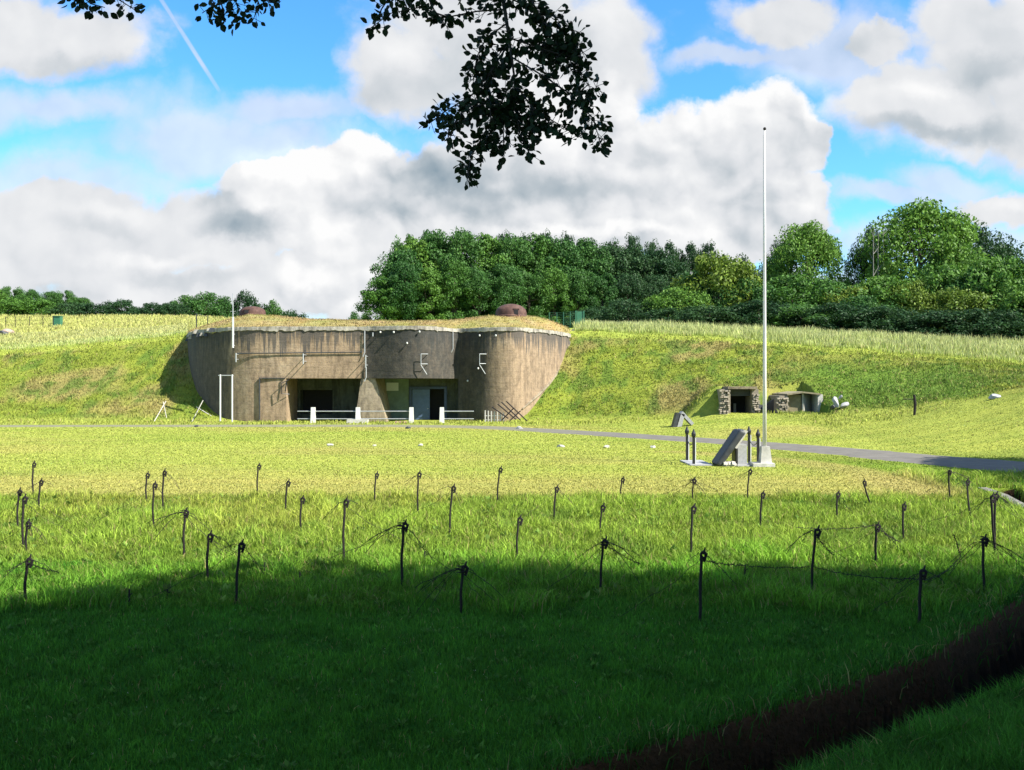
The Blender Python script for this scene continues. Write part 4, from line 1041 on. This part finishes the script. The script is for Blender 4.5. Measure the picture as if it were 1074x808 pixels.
# far left skyline
L_ = [('wB',-12,298,34,172,'fresh green tree cut by the left edge on the skyline'),('wC',12,297,30,176,'tall ragged tree at far left on the skyline'),('wC',33,300,26,180,'slim ragged tree second on the left skyline'),('wA',52,302,24,184,'dark tree above the green cabinet'),('wC',68,303,28,186,'rounded dark tree right of the green cabinet'),('wA',86,309,24,186,'last of the taller trees on the left skyline')]
for k,px,pt,w,d,lb in L_: tree(k,px,pt,w,d,lb,group='trees on the left skyline')
L2 = [(8,312,40),(40,313,40),(75,315,36),(104,319,34),(124,320,32),(145,321,32),(164,319,30),(183,315,28)]
for i,(px,pt,w) in enumerate(L2): tree('bushD' if i > 1 else 'bush',px,pt,w,168,'low dark hedge bush on the left skyline, %s' % ordw[i],'shrub','shrub','hedge on the left skyline')
for px,pt,w,k,lb in ((197,310,34,'bushM','feathery bush left of the mast, left half'),(216,306,38,'bushM','taller feathery bush just left of the mast'),(234,309,26,'bushM','small bush touching the mast'),(258,311,22,'bushD','dark bush behind the low left cupola'),(274,310,22,'bushD','dark rounded bush above the left cupola'),(287,315,18,'bushM','sparse small tree right of the left cupola'),(309,319,30,'bushD','low dark bush on the skyline above the block'),(372,325,14,'bushM','tiny tree on the skyline left of the wood'),(382,328,14,'bushM','tiny low shrub touching the left of the wood')):
    tree(k,px,pt,w,172,lb,'shrub','shrub','bushes on the skyline over the block')

# big trees behind and beside the photographer (they throw the foreground shade)
shade_c, SC = crown_mesh('crown', 7.2, 21, 8.2, 150, 26000, .34, 77, LEAF['near'], lump=.27)
shade_t = trunk_mesh('trunk', .45, 15, SC, 77)
def big(x, y, sx, sz, label, rot):
    z = float(H(np.array([x]),np.array([y]))[0])
    r = empty('beech_tree', (x,y,z-.1), label, 'tree', 'tall trees beside the photographer'); r.rotation_euler = (0,0,rot)
    for nm_, me in (('crown',shade_c),('trunk',shade_t)):
        o = bpy.data.objects.new(nm_, me); COL.objects.link(o); o.parent = r; o.scale = (sx,sx,sz)
    return r
bigs = [(4.5,-1.5,1,1),(11.5,-1.7,1,.98),(17.3,.3,1.02,1.0),(24.2,-.6,.97,1.0),(30.5,-.2,1,1.05),(8,-9,1,1),(18,-9,1,1),(27,-10,1,1),(-5,-10,1,1)]
for i,(x,y,s1_,s2_) in enumerate(bigs):
    if i == 0: continue
    big(x,y,s1_,s2_,'tall leafy beech beside the photographer outside the frame, %s' % ordw[i], i*1.3)
big(28.5,27.5,.5,.55,'slender leafy beech right of the lane, third outside the frame', 1.1)
big(36.5,30.2,.62,.62,'smaller leafy beech right of the lane, second of two outside the frame', .5)
big(30.2,32.6,.62,.60,'tall leafy beech right of the lane outside the frame, throwing shade on it', 2.0)

# the beech whose branch hangs into the top of the picture
x0,y0 = bigs[0][:2]; z0 = float(H(np.array([x0]),np.array([y0]))[0])-.1
bt = empty('overhanging_tree', (x0,y0,z0), 'near leafy tree whose dark twigs hang into the top of the view', 'tree')
for nm_, me in (('crown',shade_c),('trunk',shade_t)):
    o = bpy.data.objects.new(nm_, me); COL.objects.link(o); o.parent = bt
mb = MB()
dl = 6.0
def lp(px, py, d=dl): return np.array(at(px, py, d))
mb.tube([(x0,y0,z0+8.5),(x0-1.0,y0+1.6,10.2),(1.8,3.4,9.0),(.7,5.2,7.3),tuple(lp(545,-60)),tuple(lp(527,-5)),tuple(lp(534,40)),tuple(lp(539,78)),tuple(lp(541,110)),tuple(lp(530,140))], [.16,.13,.09,.06,.03,.014,.010,.007,.005,.003], 7)
mb.tube([(.7,5.2,7.3),tuple(lp(440,-90)),tuple(lp(250,-50)),tuple(lp(100,-30))], [.04,.03,.018,.008], 6)
BR = [ # twigs as pixel paths
 [(530,10),(500,12),(470,18),(440,8),(410,14),(388,30)], [(527,-5),(560,10),(590,20),(605,40)], [(531,25),(510,40),(500,60),(496,85)],
 [(534,40),(565,50),(595,60),(618,90)], [(534,45),(515,75),(495,100),(470,115),(450,130)], [(536,60),(570,80),(600,100),(622,125),(630,150)],
 [(539,78),(525,110),(508,140),(494,165),(490,185)], [(541,90),(560,115),(585,130),(610,145)], [(541,110),(545,140),(556,162)], [(538,95),(528,130),(528,165)],
 [(560,50),(590,45),(612,55)], [(420,-20),(400,10),(392,28)], [(440,-20),(455,10),(470,30)], [(550,-10),(575,30),(600,75)], [(505,110),(485,118),(478,130),(470,150)],
 [(575,100),(560,128),(548,140)], [(600,95),(618,100),(627,90)], [(520,60),(512,95),(515,125),(510,150)],
 [(80,-10),(95,4),(110,8)], [(100,-12),(125,0),(142,11)], [(215,-15),(225,5),(212,14)], [(240,-20),(250,10),(245,24)], [(262,-20),(272,5),(265,22)], [(255,-12),(275,-2),(283,3)], [(228,-10),(235,14),(232,18)], [(73,-8),(80,0),(75,4)], [(480,-10),(500,-4),(520,2)], [(418,-15),(425,5),(430,14)]]
LV = []
rg = np.random.default_rng(5)
leaves = []   # (pos, dir, size)
for bi, path in enumerate(BR):
    pts = [lp(px, py, dl+rg.uniform(-.12,.12)) for px, py in path]
    mb.tube(pts, list(np.linspace(.006,.0025,len(pts))), 5)
    P = np.array(pts); L = np.concatenate([[0],np.cumsum(np.linalg.norm(np.diff(P,axis=0),axis=1))])
    nst = max(4, int(L[-1]/.018))
    dense = 2 if bi >= 18 or bi in (0,11,12) else 3
    for s in np.linspace(.02, L[-1], nst):
        p = np.array([np.interp(s, L, P[:,k]) for k in range(3)])
        for q in range(dense):
            # side shoot
            a = rg.uniform(0, 2*PI); sd = np.array([math.cos(a), rg.uniform(-.7,.7), math.sin(a)-.35]); sd /= np.linalg.norm(sd)
            Ls = rg.uniform(.015,.085) if dense == 3 else rg.uniform(.015,.06)
            e_ = p+sd*Ls
            if Ls > .045: mb.tube([tuple(p), tuple(e_)], .0020, 3)
            nl = 2 if Ls > .06 else 1
            for k in range(nl):
                pp = p+sd*Ls*(1-.45*k)
                dd = sd*.6+rg.normal(size=3)*.5+np.array([0,0,-.25]); dd /= np.linalg.norm(dd)
                leaves.append((pp, dd, rg.uniform(.026,.049)))
mb.build('branch', simple('near_bark',(.03,.025,.02)), bt)
V = []; F = []
for p, d, s in leaves:
    n = rg.normal(size=3)*np.array([.6,1.2,.8]); n -= (n@d)*d; n /= np.linalg.norm(n); w = np.cross(d, n)
    prof = [(0,0),(.25,.30),(.55,.36),(.85,.18),(1.05,0),(.85,-.18),(.55,-.36),(.25,-.30)]
    base = len(V)
    for a, b_ in prof: V.append(p + d*s*a*1.25 + w*s*b_*1.25 + n*s*abs(b_)*.35)
    F.append([base,base+1,base+2,base+3]); F.append([base,base+3,base+4,base+4]); 
    F[-1] = [base,base+3,base+4,base+5]; F.append([base,base+5,base+6,base+7])
me = tri_mesh('foliage', np.array(V)-np.array(bt.location), np.array(F), LEAF['near'])
o = bpy.data.objects.new('hanging_foliage', me); COL.objects.link(o); o.parent = bt

# ------------------------------------------------------------------ grass
def blades(name, label, X, Y, h, w, lean, colr, colvar=.25, zoff=0, dry=0, Zs=None, tip=None):
    rg = np.random.default_rng(len(X)); n = len(X)
    Z = (H(X, Y) if Zs is None else Zs) + zoff - .01
    a = rg.uniform(0, 2*PI, n); t = np.stack([np.cos(a), np.sin(a), np.zeros(n)], 1)*(w/2)[:,None]
    # face the blades broadly to any side; lean direction independent
    la = rg.uniform(0, 2*PI, n); lv = np.stack([np.cos(la), np.sin(la), np.zeros(n)], 1)*(lean*h)[:,None]
    B = np.stack([X, Y, Z], 1); up = np.zeros((n,3)); up[:,2] = h
    M1 = B + lv*.28 + up*.55; T = B + lv + up*(1-.25*lean[:,None])
    V = np.stack([B-t, B+t, M1+t*.75, M1-t*.75, T], 1)
    # per blade: quad + tri -> use tris
    base = (np.arange(n)*5)[:,None]
    F = np.concatenate([base+np.array([[0,1,2]]), base+np.array([[0,2,3]]), base+np.array([[3,2,4]])], 0)
    c = colr*(1+rg.uniform(-colvar, colvar, n))[:,None]
    if dry: 
        m_ = rg.random(n) < dry; c[m_] = np.array([.34,.29,.11])*(rg.uniform(.7,1.1,m_.sum()))[:,None]
    C5 = np.repeat(c[:,None,:], 5, 1)
    if tip is not None: C5[:,4,:] = tip; C5[:,2:4,:] = C5[:,2:4,:]*.6+np.array(tip)*.4
    me = tri_mesh(name, V.reshape(-1,3), F, M_grass, C5.reshape(-1,3))
    o = bpy.data.objects.new(name, me); COL.objects.link(o); tag(o, label, 'grass', kind='stuff')
def scatter(n, y0, y1, umax=.62, power=1.0):
    # density falls off with distance
    r = RNG.random(n); Y = (y0**power + r*(y1**power-y0**power))**(1/power) if power else y0*(y1/y0)**r
    X = RNG.uniform(-umax, umax, n)*Y
    return X, Y
def trench_ok(X, Y, pad=.0):
    s, t = lip_dist(X, Y); return ~((s > -.05-pad) & (s < 1.16) & (Y < 32) & (t < len(LIP)-.8))
# foreground turf
X, Y = scatter(230000, 6.2, 17, .66, .7); k = trench_ok(X, Y); X, Y = X[k], Y[k]
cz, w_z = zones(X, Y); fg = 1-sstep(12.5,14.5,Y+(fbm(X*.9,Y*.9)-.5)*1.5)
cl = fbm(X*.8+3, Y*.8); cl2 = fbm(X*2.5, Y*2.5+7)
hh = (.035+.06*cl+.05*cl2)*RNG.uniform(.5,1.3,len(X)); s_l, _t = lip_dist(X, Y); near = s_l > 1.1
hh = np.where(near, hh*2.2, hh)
cc = np.where(near[:,None], np.array([.06,.20,.018]), np.array([.062,.205,.016]))*(.45+1.1*cl2)[:,None]  # blade colour carries the foreground shade
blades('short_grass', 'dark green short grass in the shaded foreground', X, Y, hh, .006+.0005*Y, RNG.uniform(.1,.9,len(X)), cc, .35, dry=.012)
# long grass among pickets
X, Y = scatter(300000, 12.6, 34, .64, .8); _, w_z = zones(X, Y); k = (RNG.random(len(X)) < w_z['long']*1.0) & trench_ok(X, Y, .05) & ~on_road(X, Y, .15); X, Y = X[k], Y[k]
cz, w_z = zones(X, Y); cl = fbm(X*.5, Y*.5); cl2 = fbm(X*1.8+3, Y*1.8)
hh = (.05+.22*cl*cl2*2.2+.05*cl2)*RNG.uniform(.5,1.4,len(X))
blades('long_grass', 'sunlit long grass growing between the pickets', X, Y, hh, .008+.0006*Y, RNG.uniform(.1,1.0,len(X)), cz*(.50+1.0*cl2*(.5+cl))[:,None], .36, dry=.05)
# mown lawn
X, Y = scatter(230000, 26, 76, .64, .6); _, w_z = zones(X, Y); k = ~on_road(X, Y, .1) & trench_ok(X, Y); X, Y = X[k], Y[k]
cz, _ = zones(X, Y); cl = fbm(X*.25, Y*1.3)
blades('mown_grass', 'short mown yellow-green lawn before the block', X, Y, (.03+.04*cl)*RNG.uniform(.6,1.4,len(X)), .012+.0009*Y, RNG.uniform(.2,1.1,len(X)), cz*(.85+.3*cl)[:,None], .14, dry=.05)
# banks
def inblock(X, Y):
    px = X/Y*FL+CX; return (px > 195) & (px < 602) & (Y > wall_d(np.clip(px,197,600))-.3)
X, Y = scatter(230000, 60, 101, .68, 2); _, w_z = zones(X, Y)
k = (w_z['bank']+.25*(w_z['mown']<.3) > RNG.random(len(X))) & ~inblock(X, Y) & ~on_road(X, Y, .1) & ~((X>NOTCH[0]-.6)&(X<NOTCH[1]+.3)&(Y>74.2)&(Y<78.8)); X, Y = X[k], Y[k]
cz, _ = zones(X, Y); cl = fbm(X*.6, Y*.6); cl2 = fbm(X*1.7+3, Y*1.7)
blades('bank_grass', 'rough tussocky grass on the sloping banks', X, Y, (.08+.30*cl*cl2*1.8)*RNG.uniform(.5,1.3,len(X)), RNG.uniform(.05,.10,len(X)), RNG.uniform(.2,1.1,len(X)), cz*(.68+.6*cl2)[:,None], .2, dry=.06)
# tall seeding grass on the crest
X, Y = scatter(150000, 80, 118, .70, 2); _, w_z = zones(X, Y); u = X/Y
Bd = np.interp(u, U_, A_[:,4])
k = (Y > Bd+.9) & ((u > .065) | (u < -.34)) ; X, Y = X[k], Y[k]; u = X/Y; Bd = np.interp(u, U_, A_[:,4])
cz, _ = zones(X, Y); cl = fbm(X*.5, Y*.5)
tall = np.where(u > 0, .55+.45*sstep(1,5,Y-Bd), .35)
blades('crest_grass', 'tall pale seeding grass along the crest of the banks', X, Y, tall*(.55+.6*cl)*RNG.uniform(.6,1.3,len(X)), RNG.uniform(.05,.10,len(X)), RNG.uniform(.05,.5,len(X)), cz*(.7+.5*cl)[:,None], .2, dry=.12, tip=(.50,.51,.25))
X, Y = scatter(70000, 104, 155, .70, 1.0); u = X/Y; k = (u < -.22); X, Y = X[k], Y[k]; cz, _ = zones(X, Y)
blades('field_grass', 'dry golden grass of the upper field at the left', X, Y, RNG.uniform(.2,.5,len(X)), RNG.uniform(.08,.14,len(X)), RNG.uniform(.1,.7,len(X)), cz, .2, dry=.12, tip=(.46,.43,.18))
# roof turf
ii = RNG.integers(0, len(TURF), 30000); jx = RNG.uniform(-.35,.35,30000); jy = RNG.uniform(-.2,.2,30000)
kk = TURF[ii,1] < 99
blades('roof_grass', 'dry thin grass on the roof turf of the block', (TURF[ii,0]+jx*.6)[kk], (TURF[ii,1]+np.abs(jy))[kk], RNG.uniform(.05,.22,kk.sum()), RNG.uniform(.04,.08,kk.sum()), RNG.uniform(.2,1.1,kk.sum()), TURFC[ii][kk], .3, dry=.3, Zs=TURF[ii,2][kk])
# rank tufts by the lane, trench and near bank
X, Y = scatter(150000, 6.3, 34, .64, .7); s, t = lip_dist(X, Y)
k = (((s > -.35) & (s < .10)) | ((s > 1.08) & (s < 1.8))) & (RNG.random(len(X)) < .25+fbm(X*1.5, Y*1.5)*1.0); X, Y = X[k], Y[k]
blades('trench_grass', 'rank grass overhanging both edges of the trench', X, Y, RNG.uniform(.08,.28,len(X)), .007+.0006*Y, RNG.uniform(.2,1.1,len(X)), np.tile(np.array([.045,.16,.016]),(len(X),1)), .4, dry=.08)
# broad-leaved weeds and tiny flowers
def weeds(name, label, n, y0, y1, size, col, longonly=False, cond=None):
    X, Y = scatter(n*3, y0, y1, .62, 1.0); k = trench_ok(X, Y)
    if longonly: k &= zones(X, Y)[1]['long'] > .6
    if cond is not None: k &= cond(X, Y)
    X, Y = X[k][:n], Y[k][:n]; Z = H(X, Y); rg = np.random.default_rng(n)
    V = []; C = []
    for x, y, z in zip(X, Y, Z):
        m_ = rg.integers(4, 8); s = size*rg.uniform(.6,1.4)
        for q in range(m_):
            a = rg.uniform(0, 2*PI); el = rg.uniform(.3,1.2); d = np.array([math.cos(a)*math.cos(el), math.sin(a)*math.cos(el), math.sin(el)])
            w = np.array([-math.sin(a), math.cos(a), 0])*s*.22; b_ = np.array([x,y,z])
            V += [b_, b_+d*s*.55-w, b_+d*s+np.array([0,0,-.1*s]), b_+d*s*.55+w]
            c_ = np.array(col)*rg.uniform(.7,1.3); C += [c_]*4
    V = np.array(V); me = tri_mesh(name, V, np.arange(len(V)).reshape(-1,4), M_grass, np.array(C))
    o = bpy.data.objects.new(name, me); COL.objects.link(o); tag(o, label, 'plants', kind='stuff')
weeds('broadleaf_weeds', 'broad leaved weeds in the shaded grass', 900, 7, 14, .075, (.09,.21,.03))
weeds('meadow_weeds', 'leafy weeds scattered in the long picket grass', 1300, 13.5, 27, .16, (.13,.22,.035), True)
weeds('meadow_flowers', 'tiny pale flowers among the long grass', 260, 8, 26, .018, (.7,.7,.6), False)

# ------------------------------------------------------------------ sun, sky
SUN_L = np.array([-.62,.33,-.66]); SUN_L /= np.linalg.norm(SUN_L)
from mathutils import Vector
sd = bpy.data.lights.new('sun', 'SUN'); sd.energy = 5.0; sd.angle = math.radians(.53); sd.color = (1,.95,.86)
so = bpy.data.objects.new('sun', sd); COL.objects.link(so); so.rotation_euler = Vector(tuple(SUN_L)).to_track_quat('-Z','Y').to_euler()
elev = math.asin(-SUN_L[2]); az = math.atan2(-SUN_L[0], -SUN_L[1])   # clockwise from +Y

world = bpy.data.worlds.new('World'); scene.world = world; world.use_nodes = True
nt = world.node_tree; bg = nt.nodes['Background']; out = nt.nodes['World Output']
sky = N(nt, 'ShaderNodeTexSky', sky_type='NISHITA'); sky.sun_disc = False; sky.sun_elevation = elev; sky.sun_rotation = az
sky.air_density = 1.0; sky.dust_density = .3; sky.ozone_density = 3.0; sky.altitude = 300
tc_ = N(nt, 'ShaderNodeTexCoord'); D = tc_.outputs['Generated']
sp = N(nt, 'ShaderNodeSeparateXYZ'); nt.links.new(D, sp.inputs[0])
yc = math_(nt, 'MAXIMUM', sp.outputs[1], .12)
U = math_(nt, 'DIVIDE', sp.outputs[0], yc); Vv = math_(nt, 'DIVIDE', sp.outputs[2], yc)
def combine(a, b_, c=0.0):
    n = N(nt, 'ShaderNodeCombineXYZ')
    for i, s in enumerate((a, b_, c)):
        if isinstance(s, (int,float)): n.inputs[i].default_value = s
        else: nt.links.new(s, n.inputs[i])
    return n.outputs[0]
UV = combine(U, Vv)
def vadd(a, b_): 
    n = N(nt, 'ShaderNodeVectorMath', operation='ADD'); nt.links.new(a, n.inputs[0])
    if isinstance(b_, tuple): n.inputs[1].default_value = b_
    else: nt.links.new(b_, n.inputs[1])
    return n.outputs[0]
def vscale(a, s): 
    n = N(nt, 'ShaderNodeVectorMath', operation='SCALE'); nt.links.new(a, n.inputs[0]); n.inputs['Scale'].default_value = s; return n.outputs[0]
def ncol(vec, scale, detail=5, rough=.55, dist=0):
    n = N(nt, 'ShaderNodeTexNoise'); n.inputs['Scale'].default_value = scale; n.inputs['Detail'].default_value = detail; n.inputs['Roughness'].default_value = rough; n.inputs['Distortion'].default_value = dist
    nt.links.new(vec, n.inputs['Vector']); return n
def smooth_range(f, a, b_, lo=0., hi=1.):
    m_ = N(nt, 'ShaderNodeMapRange', interpolation_type='SMOOTHSTEP'); nt.links.new(f, m_.inputs[0])
    m_.inputs[1].default_value=a; m_.inputs[2].default_value=b_; m_.inputs[3].default_value=lo; m_.inputs[4].default_value=hi; return m_.outputs[0]
warp = vscale(vadd(ncol(UV, 9, 6, .6).outputs['Color'], (-.5,-.5,-.5)), .075)
UVW = vadd(UV, warp)
def ell(vec, px, py, rx, ry):
    s = N(nt, 'ShaderNodeVectorMath', operation='SUBTRACT'); nt.links.new(vec, s.inputs[0]); s.inputs[1].default_value = ((px-CX)/FL, (CY-py)/FL, 0)
    mm = N(nt, 'ShaderNodeVectorMath', operation='MULTIPLY'); nt.links.new(s.outputs[0], mm.inputs[0]); mm.inputs[1].default_value = (FL/rx, FL/ry, 0)
    ln = N(nt, 'ShaderNodeVectorMath', operation='LENGTH'); nt.links.new(mm.outputs[0], ln.inputs[0])
    return ln.outputs['Value']
def union(vec, L):
    tot = None
    for e in L:
        f = math_(nt, 'SUBTRACT', 1.0, ell(vec, *e))
        tot = f if tot is None else math_(nt, 'MAXIMUM', tot, f)
    return tot
def blobs(vec, L):
    tot = None
    for (px, py, rx, ry, amp) in L:
        f = smooth_range(ell(vec, px, py, rx, ry), .1, 1.1, amp*1.3, 0.)
        tot = f if tot is None else math_(nt, 'ADD', tot, f)
    return tot
def bil(vec, scale, det):
    n = N(nt, 'ShaderNodeTexVoronoi', feature='F1'); n.inputs['Scale'].default_value = scale; n.inputs['Detail'].default_value = det
    n.inputs['Roughness'].default_value = .55; nt.links.new(vec, n.inputs['Vector'])
    return n.outputs['Distance']
W2 = vadd(UV, vscale(vadd(ncol(UV, 14, 4, .6).outputs['Color'], (-.5,-.5,-.5)), .04))
b0 = bil(W2, 13, 2.0); b1 = bil(vadd(W2, (.010,.013,0)), 13, 2.0)
nz = ncol(UVW, 12, 6, .6).outputs['Fac']; nz1 = ncol(vadd(UVW, (.012,.016,0)), 12, 5, .6).outputs['Fac']
nlow = ncol(UV, 3.2, 4, .5).outputs['Fac']
rag = math_(nt, 'ADD', math_(nt, 'MULTIPLY', math_(nt, 'SUBTRACT', .45, b0), .35), math_(nt, 'MULTIPLY', math_(nt, 'SUBTRACT', nz, .5), .9))
HARD = [(800,148,72,72),(832,222,44,44),(850,160,26,34),(725,155,95,62),(640,215,230,72),(380,170,60,42),(340,205,135,62),(450,240,190,90),(290,185,62,34),(620,120,70,60),(560,150,110,80),(760,240,120,50),(330,300,60,40)]
SOFT = [(65,38,118,46),(20,20,80,50),(980,105,125,60),(1050,60,110,80),(230,245,110,60),(1100,120,100,70),(815,14,66,40),(925,45,50,26),(1058,215,58,26),(1120,220,60,40),(545,55,110,120),(640,45,70,80),(432,72,76,68),(500,20,120,60),(90,260,190,72),(60,225,150,50),(200,310,260,50),(1010,20,60,40),(560,310,500,40)]
VEIL = [(240,150,190,52),(60,190,170,40),(880,55,120,50),(1000,190,60,20),(940,205,90,14),(60,110,120,26),(1000,255,150,30),(300,110,100,24),(760,60,80,14)]
fH = math_(nt, 'ADD', math_(nt, 'ADD', union(UVW, HARD), .10), math_(nt, 'MULTIPLY', rag, .55))
fS = math_(nt, 'ADD', math_(nt, 'ADD', union(UVW, SOFT), .22), math_(nt, 'MULTIPLY', rag, .9))
fV = math_(nt, 'ADD', math_(nt, 'ADD', union(UVW, VEIL), .25), math_(nt, 'MULTIPLY', rag, 1.0))
aH = smooth_range(fH, .0, .20); aS = smooth_range(fS, -.05, .42); aV = smooth_range(fV, -.25, .7, 0, .72)
# beyond the view the sky carries broken clouds from noise alone
out_ = smooth_range(math_(nt, 'MAXIMUM', math_(nt, 'ABSOLUTE', U), math_(nt, 'ADD', Vv, .12)), .58, .72)
aN = smooth_range(ncol(D, 3.0, 6, .55).outputs['Fac'], .46, .58)
aAll = math_(nt, 'MAXIMUM', math_(nt, 'MAXIMUM', aH, aS), aV)
alpha = math_(nt, 'ADD', math_(nt, 'MULTIPLY', aAll, math_(nt, 'SUBTRACT', 1.0, out_)), math_(nt, 'MULTIPLY', aN, out_))
ns0 = ncol(UVW, 5.5, 5, .5).outputs['Fac']; ns1 = ncol(vadd(UVW, (.024,.032,0)), 5.5, 5, .5).outputs['Fac']
rel = math_(nt, 'ADD', math_(nt, 'MULTIPLY', math_(nt, 'SUBTRACT', b1, b0), .35), math_(nt, 'MULTIPLY', math_(nt, 'SUBTRACT', ns0, ns1), 1.1))
relk = math_(nt, 'MULTIPLY', rel, math_(nt, 'ADD', .45, math_(nt, 'MULTIPLY', aH, .75)))
SHADE = [(265,240,70,24,.40),(235,215,40,16,.2),(400,225,60,22,.16),(450,185,75,34,.30),(470,222,90,16,.15),(620,200,150,26,.24),(660,160,80,20,.12),(600,50,80,60,.10),(400,95,40,30,.12),(480,60,60,60,.10),(90,68,100,22,.16),(960,135,85,16,.22),(1035,75,60,22,.18),(1030,135,70,18,.16),(200,292,110,12,.12),(60,305,80,14,.10),(90,235,60,14,.12),(900,45,50,20,.10),(800,205,60,14,.14)]
BRIGHT = [(805,92,72,24,.34),(855,120,22,40,.28),(740,115,90,28,.22),(385,140,60,22,.32),(290,165,55,20,.28),(345,175,60,24,.2),(320,292,50,20,.30),(120,225,60,18,.12),(620,240,160,10,.22),(150,270,80,12,.16),(840,205,34,36,.2),(640,110,80,24,.12),(1058,205,40,14,.12),(640,20,50,40,.12),(430,50,40,30,.12),(960,95,60,16,.14)]
lit = math_(nt, 'ADD', math_(nt, 'ADD', math_(nt, 'SUBTRACT', .645, blobs(UVW, SHADE)), blobs(UVW, BRIGHT)), relk)
lit = math_(nt, 'ADD', lit, math_(nt, 'MULTIPLY', math_(nt, 'SUBTRACT', nlow, .5), .35))
ccol = N(nt, 'ShaderNodeValToRGB'); nt.links.new(lit, ccol.inputs[0])
el = ccol.color_ramp.elements
for _ in range(2): el.new(.5)
for e_, (p_, c_) in zip(el, [(.05,(.27,.36,.43)),(.34,(.50,.56,.61)),(.62,(.78,.80,.83)),(.92,(1.0,1.0,1.0))]): e_.position = p_; e_.color = (*c_,1)
# contrail
def line_mask(a, b_, w):
    ax, ay = (a[0]-CX)/FL, (CY-a[1])/FL; bx, by = (b_[0]-CX)/FL, (CY-b_[1])/FL
    L = math.hypot(bx-ax, by-ay); dx, dy = (bx-ax)/L, (by-ay)/L
    px_ = math_(nt, 'SUBTRACT', U, ax); py_ = math_(nt, 'SUBTRACT', Vv, ay)
    al = math_(nt, 'ADD', math_(nt, 'MULTIPLY', px_, dx), math_(nt, 'MULTIPLY', py_, dy))
    ac = math_(nt, 'ABSOLUTE', math_(nt, 'SUBTRACT', math_(nt, 'MULTIPLY', px_, dy), math_(nt, 'MULTIPLY', py_, dx)))
    f = smooth_range(ac, w*.3, w, 1, 0)
    return math_(nt, 'MULTIPLY', f, math_(nt, 'MULTIPLY', smooth_range(al, L*.8, L, 1, 0), smooth_range(al, -.08, -.02, 0, 1)))
ct = math_(nt, 'MULTIPLY', line_mask((166,-5),(236,105),.0030), math_(nt, 'MULTIPLY', ncol(UV, 40, 3).outputs['Fac'], 1.0))
SKY_S = .12
nt.links.new(sky.outputs[0], bg.inputs['Color'])
hs = N(nt, 'ShaderNodeHueSaturation'); hs.inputs['Saturation'].default_value = 1.15; nt.links.new(sky.outputs[0], hs.inputs['Color'])
skyc = N(nt, 'ShaderNodeVectorMath', operation='MULTIPLY'); nt.links.new(hs.outputs[0], skyc.inputs[0]); skyc.inputs[1].default_value = (.52,.87,1.02)
cs = N(nt, 'ShaderNodeVectorMath', operation='SCALE'); nt.links.new(ccol.outputs[0], cs.inputs[0]); cs.inputs['Scale'].default_value = 3.35
al2 = alpha
al2 = math_(nt, 'MAXIMUM', al2, ct)
mixn = N(nt, 'ShaderNodeMix', data_type='RGBA'); nt.links.new(al2, mixn.inputs[0]); nt.links.new(skyc.outputs[0], mixn.inputs[6]); nt.links.new(cs.outputs[0], mixn.inputs[7])
nt.links.new(mixn.outputs[2], bg.inputs['Color']); bg.inputs['Strength'].default_value = SKY_S

# ------------------------------------------------------------------ camera and view
cam = bpy.data.cameras.new('camera'); co = bpy.data.objects.new('camera', cam); COL.objects.link(co)
co.location = (0,0,CH); co.rotation_euler = (math.radians(90),0,0); cam.sensor_width = 36; cam.lens = 36*FL/1074; cam.clip_end = 9000; cam.clip_start = .05
scene.camera = co
vs_ = scene.view_settings; vs_.view_transform = 'Standard'; vs_.look = 'None'; vs_.gamma = 1; vs_.exposure = 1.3; vs_.use_curve_mapping = False
scene.render.engine = 'CYCLES'; scene.cycles.max_bounces = 6; scene.cycles.transparent_max_bounces = 4; scene.cycles.use_denoising = True
print('EYE_GROUND', EYE_GROUND)
